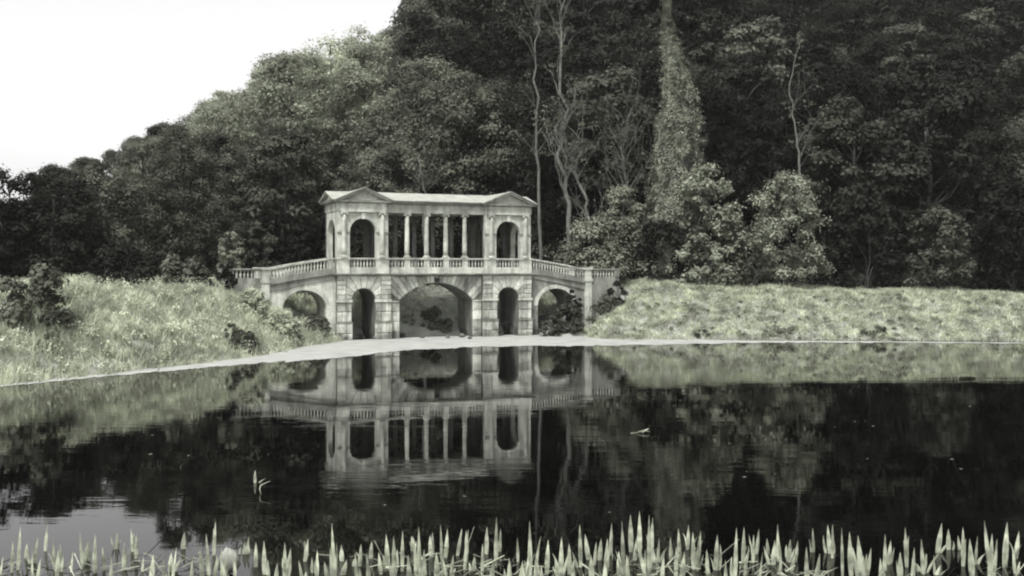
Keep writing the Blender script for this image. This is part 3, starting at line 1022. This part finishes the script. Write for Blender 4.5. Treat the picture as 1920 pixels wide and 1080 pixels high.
bush('spreading_bush', 'small pale bush just above the right-hand end pedestal', 1088, 1152, 458, 506, 96.8, 'leaf_pale', .12, 14, 150, 5, depth=.8)
bush('stump_bush', 'ivy-clad stump on the dam edge below the pale bush', 1392, 1440, 470, 535, 93.5, 'leaf_mid', .12, 14, 150, 6)
bush('shade_bush', 'dark bush in the shade right of the pale feathery bush', 1545, 1700, 330, 530, 97.5, 'leaf_dark', .2, 34, 180, 7)
bush('shade_bush', 'mid grey bush on the dam at the far right', 1690, 1840, 380, 530, 95.5, 'leaf_mid', .18, 30, 180, 8)
bush('shade_bush', 'broad dark bush at the right end of the dam', 1820, 1990, 330, 535, 96.5, 'leaf_dark', .2, 30, 180, 9)
bush('arch_bush', 'dark bush growing under the wide middle arch', 774, 852, 574, 640, 91.4, 'leaf_bright_wood', .12, 22, 140, 10, depth=.9)
bush('bank_bush', 'pale bush by the left wing of the bridge', 405, 458, 428, 505, 84.5, 'leaf_pale', .14, 20, 170, 13)
bush('bank_bush', 'mid grey bush behind the left wing balustrade', 445, 525, 412, 505, 88.5, 'leaf_mid', .15, 24, 170, 14)
bush('bank_bush', 'dark bush in front of the left end of the wing balustrade', 402, 446, 478, 552, 79.8, 'leaf_dark', .13, 16, 150, 15)
bush('bank_bush', 'dark bush behind the left ramp balustrade', 520, 608, 420, 505, 90.5, 'leaf_dark', .15, 24, 170, 16)
bush('water_bush', 'weedy bush at the foot of the left ramp arch', 562, 628, 586, 642, 82.2, 'leaf_mid', .10, 18, 150, 17, depth=1.0)
bush('water_bush', 'dark weedy bush on the waterline of the left bank', 428, 490, 618, 668, 69.5, 'leaf_mid', .10, 18, 140, 18, depth=1.2)
bush('water_bush', 'dark bush in front of the right ramp arch', 1030, 1100, 566, 622, 90.0, 'leaf_mid', .11, 22, 150, 19, depth=.8)
bush('water_bush', 'dark creeper over the right haunch of the right ramp arch', 1056, 1098, 536, 600, 90.6, 'leaf_dark', .10, 15, 130, 25, depth=.3)
bush('water_bush', 'dark tangle at the left edge of the left bank', 415, 452, 600, 662, 68.2, 'leaf_mid', .09, 14, 130, 26, depth=.8)
bush('water_bush', 'mid grey weeds on the left bank near the ramp', 520, 575, 600, 652, 77.6, 'leaf_pale', .09, 20, 140, 27, depth=1.0)
bush('water_bush', 'dark creeper at the foot of the right end pedestal and wing', 1100, 1182, 548, 618, 91.2, 'leaf_mid', .10, 26, 140, 35, depth=.7)
bush('bank_shrub', 'soft pale shrub on top of the left bank beside the ramp foot', 432, 515, 535, 606, 77.0, 'weed', .08, 34, 150, 36, depth=1.2)
bush('bank_shrub', 'pale straggling shrub lower on the left bank towards the water', 486, 562, 572, 642, 76.5, 'weed', .08, 30, 140, 37, depth=1.0)
bush('arch_weeds', 'pale weeds at the left foot of the wide middle arch', 748, 786, 585, 640, 91.0, 'leaf_bright', .08, 16, 120, 28, depth=.6)
bush('arch_weeds', 'pale weeds at the right foot of the wide middle arch', 846, 888, 582, 640, 92.0, 'leaf_bright', .08, 16, 120, 29, depth=.6)
bush('shore_weeds', 'small dark weed tuft at the middle of the dam waterline', 1286, 1340, 618, 640, 85.6, 'leaf_mid', .07, 12, 100, 31, depth=.5)
bush('shore_weeds', 'small weed tuft on the dam waterline right of the middle', 1374, 1404, 620, 640, 85.4, 'leaf_pale', .07, 10, 100, 32, depth=.4)
bush('shore_weeds', 'low weedy patch on the dam waterline below the pale feathery bush', 1418, 1508, 606, 640, 85.4, 'leaf_pale', .08, 16, 110, 33, depth=.6)
bush('shore_weeds', 'dark weed patch on the far right of the dam waterline', 1600, 1690, 612, 642, 85.0, 'leaf_mid', .08, 16, 110, 34, depth=.6)
bush('water_bush', 'low grey weed clump right of the last bridge pier', 1006, 1060, 590, 626, 89.0, 'leaf_mid', .10, 14, 120, 20, depth=.9)
bush('water_bush', 'creeper hanging by the right end pedestal', 1132, 1180, 524, 580, 92.4, 'leaf_dark', .10, 12, 120, 21, depth=.5)
bush('lake_bush', 'mid grey bush on the left bank beyond the tall grass', 290, 400, 470, 570, 78, 'leaf_mid', .15, 26, 170, 22)
bush('lake_bush', 'dark round bush on the left lakeside', 150, 300, 450, 600, 72, 'leaf_dark', .16, 30, 170, 23)
bush('lake_bush', 'pale bush overhanging the water at the far left', -20, 150, 480, 690, 58, 'leaf_mid', .15, 34, 180, 24)

# ivy-covered trunk
def ivy_tree():
    rng = np.random.default_rng(77)
    Y = 99.0
    prof = [(1262, 415, 60), (1264, 360, 52), (1269, 300, 44), (1273, 240, 39), (1274, 190, 33), (1268, 150, 26), (1262, 115, 19), (1256, 80, 14), (1250, 40, 12), (1247, -10, 10)]
    zg = at(1262, 415, Y)[2]
    bx = at(1262, 415, Y)[0]
    zg0 = hz(bx, Y)
    o = empty('ivy_tree', (bx, Y, zg0)); tag(o, 'tall trunk thickly wrapped in pale ivy standing above the dam', 'tree')
    path, rad = [], []
    for px, py, hw in prof:
        X, _, Z = at(px, py, Y)
        path.append((X - bx, 0, Z - zg0)); rad.append(hw * Y / FPX)
    path = [(path[0][0], 0, -.5)] + path; rad = [rad[0] * 1.1] + rad
    MB().tube(path, [r * .72 for r in rad], 12).build('trunk', M['bark'], o)
    zs = np.array([p[2] for p in path]); xs = np.array([p[0] for p in path]); rs = np.array(rad)
    n = 42000
    z = rng.uniform(zs[0], zs[-1], n)
    a = rng.uniform(0, 2 * PI, n)
    lump = 1 + .35 * np.interp(vnoise(a * 1.4, z * .45, 1.0, 3), [-.5, .5], [-1, 1]) + .45 * vnoise(a * 4, z * .8, 1.0, 8)
    r = np.interp(z, zs, rs) * (.74 + .24 * rng.uniform(0, 1, n) ** .5) * lump
    P = np.stack([np.interp(z, zs, xs) + r * np.cos(a), r * np.sin(a), z], 1)
    Nn = np.stack([np.cos(a), np.sin(a), np.full(n, .25)], 1) + rng.normal(size=(n, 3)) * .35
    v, q = leaf_quads(P, Nn, .10, rng)
    link('ivy', np_mesh('ivy', v, q, M['ivy']), o)
    tz = rng.uniform(zs[1], zs[-2], 190) ** 1.0; ta = rng.uniform(PI, 2 * PI, 190) + rng.normal(size=190) * .3
    tr = np.interp(tz, zs, rs) * rng.uniform(.8, 1.12, 190)
    tc = np.stack([np.interp(tz, zs, xs) + tr * np.cos(ta), tr * np.sin(ta), tz], 1)
    link('ivy_tufts', clumps_mesh('ivy_tufts', tc, rng.uniform(.25, .62, 190), [90] * 190, .085, M['ivy'], rng, 1.0, .5), o)
    cen = [np.array([np.interp(19, zs, xs) + rng.normal() * 3.4, rng.normal() * 2.5, rng.uniform(24, 33)]) for _ in range(26)]
    link('crown', clumps_mesh('crown', cen, [rng.uniform(1.0, 1.9) for _ in cen], [170] * 26, .26, M['leaf_dark'], rng, .5), o)
ivy_tree()

# bare and thinly leaved pale trees
def bare_tree(label, pts_px, Y, w0, seed, twigs=26, spread=1.0, leaves=0, lo=.35, name='bare_tree', leafmat='leaf_mid', group=None, gz=None):
    """A thin pale trunk through the given photograph points (bottom first), forking into twigs."""
    rng = np.random.default_rng(seed)
    P = [at(px, py, Y) for px, py in pts_px]
    bx, bz = P[0][0], hz(P[0][0], Y)
    L = [(p[0] - bx, rng.normal() * .1, p[2] - bz) for p in P]
    if L[0][2] > -.2: L = [(L[0][0], 0, -.4)] + L
    o = empty(name, (bx, Y, bz)); tag(o, label, 'tree', group)
    mb = MB()
    L2 = [L[0]]
    for a_, b_ in zip(L[:-1], L[1:]):
        for k in (.34, .67, 1.0):
            j = 0 if k == 1.0 else w0 * 1.1
            L2.append(tuple(a_[m_] + (b_[m_] - a_[m_]) * k + rng.normal() * j * (m_ < 2) for m_ in range(3)))
    L = L2
    n = len(L)
    rad = [w0 * (1 - .75 * i / (n - 1)) for i in range(n)]
    mb.tube(L, rad, 7)
    z = np.array([p[2] for p in L]); xs = np.array([p[0] for p in L])
    H = z[-1] - max(z[0], 0)
    tips = []
    for i in range(twigs):
        t = rng.uniform(lo, 1.0)
        z0 = max(z[0], 0) + H * t
        x0 = float(np.interp(z0, z, xs))
        a = rng.uniform(0, 2 * PI); ln = H * rng.uniform(.12, .26) * spread
        e = (x0 + math.cos(a) * ln * .55, math.sin(a) * ln * .55, z0 + ln)
        r0 = w0 * .32 * (1.15 - t * .6)
        pth = limb(mb, (x0, 0, z0), e, r0, r0 * .3, rng, 5, .06, 5)
        tips.append(np.array(e))
        for k in range(3):
            q = np.array(pth[int(rng.integers(1, 5))])
            d = rng.normal(size=3) * .5 + np.array([0, 0, .8])
            e2 = q + d * ln * .45
            limb(mb, q, e2, r0 * .45, r0 * .15, rng, 3, .05, 4)
            tips.append(e2)
    mb.build('trunk', M['bark_pale'], o)
    if leaves:
        link('crown', clumps_mesh('crown', tips, [rng.uniform(.35, .8) for _ in tips], [leaves] * len(tips), .15, M[leafmat], rng, .6), o)
    return o
bare_tree('tall slim pale tree rising behind the right pediment, forked high up', [(1066, 410), (1062, 330), (1056, 230), (1050, 150), (1053, 60), (1058, -40)], 99.0, .27, 1, 26, .7, 14, .3)
bare_tree('slim pale tree just left of the tall forked one', [(1010, 350), (1006, 250), (1000, 150), (1003, 80), (1008, 10)], 100.5, .18, 2, 12, .6, 10, .4)
bare_tree('leaning pale sapling with crooked stem beyond the right ramp', [(1101, 400), (1096, 365), (1082, 335), (1064, 300), (1050, 270), (1040, 235)], 97.5, .17, 3, 16, .9, 6, .35)
bare_tree('pale dead shrub tree with many twigs above the creeper mound', [(1170, 370), (1172, 330), (1168, 290), (1172, 250), (1180, 215)], 98.6, .15, 4, 30, 1.4, 8, .05)
bare_tree('small pale trunk standing behind the colonnade roof', [(796, 375), (794, 345), (789, 318), (786, 290)], 97.0, .14, 5, 10, .9, 10, .5)
bare_tree('thin pale trunk among leaves above the left pediment', [(775, 260), (772, 220), (764, 190), (758, 160)], 108, .13, 6, 14, 1.0, 14, .4)
bare_tree('thin crooked trunk in the dark at the right of the dam wood', [(1497, 300), (1494, 260), (1484, 215), (1480, 180), (1488, 120), (1496, 70)], 97.0, .12, 8, 9, .7, 10, .4)

# ------------------------------------------------------------------ undergrowth and grass
def scatter(n, xr, yr, rng):
    return rng.uniform(*xr, n), rng.uniform(*yr, n)
rng = np.random.default_rng(5)
x, y = scatter(9000, (-75, 75), (70, 140), rng)
up = y - edge_y(x)
ok = (up > -1.5) & (up < 36) & (np.abs(x) < .52 * y + 4)
sbr, ybr = to_bridge(x, y)
ok &= ~((sbr > -9.5) & (sbr < 26) & (ybr > -1) & (ybr < W + 1))
x, y = x[ok][:3200], y[ok][:3200]
z = height(x, y)
cen = np.stack([x, y, z + rng.uniform(.1, .7, len(x))], 1)
link_o = link('undergrowth', clumps_mesh('undergrowth', cen, rng.uniform(.5, 1.2, len(x)), [38] * len(x), .19, M['leaf_dark'], rng, .6))
tag(link_o, 'low leafy undergrowth on the floor of the wood', kind='stuff')

def grass(name, label, x, y, hmin, hmax, nb, width, mat, rng, lean=.5, spread=.18):
    n = len(x)
    z = height(x, y)
    X = np.repeat(x, nb) + rng.normal(size=n * nb) * spread
    Y = np.repeat(y, nb) + rng.normal(size=n * nb) * spread
    Z = np.repeat(z, nb) - .05
    tl = np.repeat(rng.normal(size=(n, 2)) * lean * .6, nb, 0) + rng.normal(size=(n * nb, 2)) * lean * .5
    h = rng.uniform(hmin, hmax, n * nb)
    a = rng.uniform(0, PI, n * nb)
    dx, dy = np.cos(a) * width / 2, np.sin(a) * width / 2
    def ring(t, w, drop):
        cx, cy = X + tl[:, 0] * h * t ** 1.6, Y + tl[:, 1] * h * t ** 1.6
        cz = Z + h * (t - drop * t * t * np.minimum(1, np.hypot(tl[:, 0], tl[:, 1])))
        return np.stack([cx - dx * w, cy - dy * w, cz], 1), np.stack([cx + dx * w, cy + dy * w, cz], 1)
    r0, r1, r2 = ring(0, 1, .45), ring(.55, .8, .45), ring(1, .12, .45)
    v = np.stack([r0[0], r0[1], r1[0], r1[1], r2[0], r2[1]], 1).reshape(-1, 3)
    i = np.arange(n * nb)[:, None] * 6
    q = np.concatenate([i + np.array([0, 1, 3, 2]), i + np.array([2, 3, 5, 4])], 0)
    return tag(link(name, np_mesh(name, v, q, M[mat])), label, kind='stuff')

def grass_points(n, xr, yr, cond, rng):
    x, y = scatter(n, xr, yr, rng)
    d = lake_dist(x, y)
    s, yb_ = to_bridge(x, y)
    inb = (yb_ > -.4) & (yb_ < W + .3) & (s > -9.6) & (s < 26)
    ok = (d > -.4) & ~inb & (y < edge_y(x) + 1) & cond(x, y, d, s, yb_)
    return x[ok], y[ok]
x, y = grass_points(26000, (-48, -11), (44, 96), lambda x, y, d, s, yb_: d < 16, rng)
grass('tall_grass', 'tall pale grass covering the left bank', x, y, .35, .95, 7, .055, 'grass', rng, .55)
xw, yw = grass_points(900, (-46, -12), (48, 92), lambda x, y, d, s, yb_: d < 13, rng)
zw = height(xw, yw)
tag(link('bank_weeds', clumps_mesh('bank_weeds', np.stack([xw, yw, zw + rng.uniform(.2, .55, len(xw))], 1), rng.uniform(.3, .8, len(xw)), [80] * len(xw), .075, M['grass2'], rng, .9)), 'soft pale weeds growing through the grass of the left bank', kind='stuff')
x, y = grass_points(30000, (2, 56), (80, 100), lambda x, y, d, s, yb_: (d < 14) & (s > 15), rng)
grass('bank_grass', 'matted pale grass on the sloping dam', x, y, .18, .55, 8, .05, 'grass2', rng, 1.1, .16)
xw, yw = grass_points(420, (5, 50), (84, 97), lambda x, y, d, s, yb_: d < 10, rng)
zw = height(xw, yw)
tag(link('dam_tussocks', clumps_mesh('dam_tussocks', np.stack([xw, yw, zw + .08], 1), rng.uniform(.15, .42, len(xw)), [60] * len(xw), .05, M['weed'], rng, .55)), 'pale tussocks on the slope of the dam', kind='stuff')
xw, yw = grass_points(260, (5, 50), (84, 97), lambda x, y, d, s, yb_: d < 10, rng)
zw = height(xw, yw)
tag(link('dam_weeds', clumps_mesh('dam_weeds', np.stack([xw, yw, zw + .12], 1), rng.uniform(.12, .35, len(xw)), [40] * len(xw), .07, M['leaf_mid'], rng, .7)), 'small dark weeds among the grass of the dam', kind='stuff')
x, y = grass_points(5000, (-20, 6), (86, 100), lambda x, y, d, s, yb_: (s < 20), rng)
grass('arch_grass', 'short grey grass behind the bridge arches', x, y, .15, .4, 6, .05, 'weed', rng, .8, .16)
x, y = scatter(3000, (-40, 45), (2, 12), rng)
grass('near_grass', 'short grass on the near bank below the frame', x, y, .1, .3, 5, .02, 'grass2', rng, .6, .15)

# ------------------------------------------------------------------ reeds in the foreground
TIPS = [(460, 1020), (467, 1005), (480, 1017), (495, 1013), (502, 1053), (534, 1017), (545, 1027), (571, 1017), (578, 1010), (595, 1032), (608, 1053), (622, 981), (640, 1021), (666, 1037),
        (677, 1020), (697, 1015), (724, 1001), (738, 1004), (755, 995), (772, 1005), (785, 987), (806, 1003), (811, 998), (826, 983), (839, 991), (866, 991), (874, 994), (878, 993), (905, 1019),
        (913, 988), (931, 969), (939, 991), (970, 1008), (993, 977), (993, 1025), (1004, 1039), (1028, 1012), (1053, 1005), (1067, 1019), (1087, 983), (1097, 1001), (1118, 1015), (1127, 1009),
        (1139, 1010), (1147, 981), (1166, 977), (1182, 965), (1199, 958), (1217, 965), (1224, 970), (1236, 1009), (1257, 1008), (1272, 991), (1268, 1025), (1291, 984), (1299, 997), (1311, 1003),
        (1314, 995), (1345, 1002), (1381, 989), (1395, 987), (1413, 1002), (1423, 991), (1438, 1009), (1458, 983), (1453, 1013), (1482, 1011), (1496, 1013), (1160, 1033), (1195, 1003),
        (440, 1030), (425, 1040), (520, 1060), (560, 1050), (585, 1045), (630, 1040), (650, 1058), (688, 1040), (710, 1035), (745, 1030), (765, 1040), (795, 1030), (818, 1035), (850, 1040), (890, 1045),
        (925, 1050), (955, 1045), (980, 1050), (1015, 1060), (1040, 1045), (1075, 1050), (1108, 1040), (1135, 1045), (1175, 1040), (1210, 1030), (1245, 1040), (1283, 1035), (1325, 1030), (1360, 1050), (1400, 1040), (1430, 1035), (1465, 1045), (1490, 1040)]
px = 6
while px < 1920:
    if not 418 < px < 1500:
        TIPS.append((px, random.uniform(975, 1050)))
    px += random.uniform(9, 19)
def blade(L, w, lean, curl, rng):
    """A spear-shaped leaf with a folded midrib."""
    mb = MB()
    n = 6
    vs_, fs = [], []
    side = rng.uniform(-.6, .6)
    c, s_ = math.cos(side), math.sin(side)
    for i in range(n + 1):
        t = i / n
        ww = w * (.55 + 1.1 * t if t < .4 else .99 * (1 - ((t - .4) / .6) ** 1.7)) * .5
        ww = max(ww, .0015)
        cx, cy, cz = lean[0] * t + curl * t * t * t, lean[1] * t, L * t
        vs_ += [(cx - c * ww, cy - s_ * ww, cz), (cx + s_ * ww * .45, cy - c * ww * .45, cz), (cx + c * ww, cy + s_ * ww, cz)]
        if i:
            a = (i - 1) * 3
            fs += [(a, a + 1, a + 4, a + 3), (a + 1, a + 2, a + 5, a + 4)]
    return mb.add(vs_, fs, True)
rng = np.random.default_rng(21)
for i, (tx, ty) in enumerate(TIPS):
    Y = rng.uniform(19.2, 21.4) if ty < 1025 else rng.uniform(18.4, 19.8)
    zt = max(.28, CAM_H + (HOR - ty) / FPX * Y)
    xt = (tx - 960) / FPX * Y
    lean = rng.normal(size=2) * .045
    L = zt + .12
    nm = 'reed_shoot'
    o = empty(nm, (xt - lean[0], Y - lean[1], -.12))
    tall, short = ty < 972, ty > 1028
    lab = ('tall spear-shaped reed shoot rising above its neighbours in the near water' if tall else 'short reed shoot low among dead stalks at the near edge' if short else 'pale spear-shaped reed shoot standing in the dark near water')
    tag(o, lab, 'reed', 'tall reed shoots' if tall else 'short reed shoots' if short else 'reed shoots along the near edge')
    blade(L, rng.uniform(.065, .118), lean, 0, rng).build('blade', M['reed'], o)
    for k in range(int(rng.integers(0, 3))):
        l2 = L * rng.uniform(.45, .85)
        blade(l2, rng.uniform(.045, .085), rng.normal(size=2) * .09, rng.normal() * .05, rng).build('blade', M['reed'], o, loc=(rng.normal() * .035, rng.normal() * .03, 0))
# dead stalks lying between them
n = 1700
x = rng.uniform(-12, 12, n); y = 17.6 + 3.0 * rng.uniform(0, 1, n) ** 1.4
dens = vnoise(x, y, 1.1, 6)
keep = dens > -.12
x, y = x[keep], y[keep]; n = len(x)
L = rng.uniform(.10, .5, n); a = rng.normal(size=n) * .6 + rng.choice([0, PI], n)
zz = rng.uniform(.0, .14, n); dz_ = rng.normal(size=n) * .10
w = rng.uniform(.004, .014, n)
d = np.stack([np.cos(a) * L / 2, np.sin(a) * L / 2, dz_], 1); side = np.stack([-np.sin(a) * w, np.cos(a) * w, np.abs(w)], 1)
c0 = np.stack([x, y, np.maximum(zz, np.abs(dz_)) + .01], 1)
v = np.stack([c0 - d - side, c0 - d + side, c0 + d + side * .4, c0 + d - side * .4], 1).reshape(-1, 3)
tag(link('dead_reed_litter', np_mesh('dead_reed_litter', v, np.arange(n * 4).reshape(n, 4), M['litter'])), 'dead reed stalks lying on the near water', kind='stuff')

# ------------------------------------------------------------------ small things
def rock(name, label, x, y, z, r, seed, mat='stone', sq=.7, cat='stone', group=None):
    rng = np.random.default_rng(seed)
    mb = MB()
    prof = [(.35, -.5), (.85, -.3), (1, 0), (.9, .35), (.6, .7), (.2, .92)]
    mb.lathe(0, 0, [(a * r, b2 * r * sq) for a, b2 in prof], 9)
    mb.v = [(p[0] * (1 + rng.normal() * .12), p[1] * (1 + rng.normal() * .12), p[2] * (1 + rng.normal() * .1)) for p in mb.v]
    return tag(mb.build(name, M[mat], loc=(x, y, z)), label, cat, group)
X, Y_, Z = at(428, 1050, 19.6)
rock('white_stone', 'bright white rounded stone at the near left end of the reeds', X, 19.6, .18, .21, 1, 'roof', 1.5)
for i, (px, py, r) in enumerate([(752, 628, .28), (790, 632, .22), (865, 630, .3), (880, 634, .2), (838, 632, .2), (700, 634, .22), (672, 630, .25)]):
    s, yb_ = (i * .3, 2.0)
    x_, y_ = on_water(px, py + 4)
    rock('fallen_stone', 'fallen pale stone on the mud under the bridge arches', x_, y_ + 1.0, .12, r, 30 + i, 'weathered', .7, 'stone', 'fallen stones under the arches')
# broken branch in the right-hand narrow arch
fx, fy = to_world(NC[1] - .6, 1.2)
mb = MB(); rng = np.random.default_rng(9)
limb(mb, (0, 0, .75), (1.7, .3, 1.25), .06, .045, rng, 4, .02)
limb(mb, (1.35, .2, 1.5), (1.75, .1, -.1), .07, .05, rng, 4, .02)
limb(mb, (.1, .1, .1), (1.2, .4, .35), .06, .04, rng, 4, .03)
tag(mb.build('broken_branch', M['bark'], loc=(fx, fy, .05), rz=TH), 'broken dark branch caught in the right-hand narrow arch', 'branch')
# floating bits
x_, y_ = on_water(1202, 813)
mb = MB(); limb(mb, (-.35, 0, .02), (.3, .1, .05), .018, .012, rng, 4, .05); limb(mb, (.05, .02, .04), (.3, .3, .12), .03, .02, rng, 3, .05)
tag(mb.build('floating_twig', M['reed'], loc=(x_, y_, 0)), 'pale twig floating on the dark water to the right', 'twig')
nf = 70
fx_ = rng.uniform(-14, 20, nf); fy_ = rng.uniform(24, 62, nf)
fl = rng.uniform(.03, .09, nf); fa = rng.uniform(0, PI, nf)
fd = np.stack([np.cos(fa) * fl, np.sin(fa) * fl, np.zeros(nf)], 1); fs_ = np.stack([-np.sin(fa) * fl * .5, np.cos(fa) * fl * .5, np.zeros(nf)], 1)
fc = np.stack([fx_, fy_, np.full(nf, .008)], 1)
fv = np.stack([fc - fd, fc - fs_, fc + fd, fc + fs_], 1).reshape(-1, 3)
tag(link('floating_leaves', np_mesh('floating_leaves', fv, np.arange(nf * 4).reshape(nf, 4), M['litter'])), 'small fallen leaves floating on the lake', kind='stuff')
x_, y_ = on_water(478, 905)
o = empty('water_plant', (x_, y_, -.1)); tag(o, 'small pale water plant with pointed leaf near the left shore', 'plant')
blade(.42, .10, (.0, .02), 0, rng).build('blade', M['reed'], o)
for k in range(2): blade(.14 + .06 * k, .05, (rng.normal() * .2, .05), .1, rng).build('blade', M['reed'], o)
x_, y_ = on_water(490, 925)
mb = MB(); limb(mb, (0, 0, -.1), (-.02, 0, .2), .014, .01, rng, 4, .05); limb(mb, (-.02, 0, .2), (.2, .1, .28), .012, .008, rng, 4, .05)
tag(mb.build('bent_twig', M['reed'], loc=(x_, y_, 0)), 'bent pale twig poking out of the water near the left shore', 'twig')

# ------------------------------------------------------------------ air
HAZE = 0.00013
hm = bpy.data.materials.new('haze_air'); hm.use_nodes = True
nt = hm.node_tree; nt.nodes.clear()
ho = nt.nodes.new("ShaderNodeOutputMaterial"); pv = nt.nodes.new("ShaderNodeVolumePrincipled")
pv.inputs['Color'].default_value = (.95, .96, .93, 1); pv.inputs['Density'].default_value = HAZE
pv.inputs['Anisotropy'].default_value = .0
nt.links.new(pv.outputs[0], ho.inputs['Volume'])
tag(MB().box(-1000, 1000, -400, 1600, -4, 110).build('haze', hm), 'thin pale haze filling the air over the lake', kind='stuff')
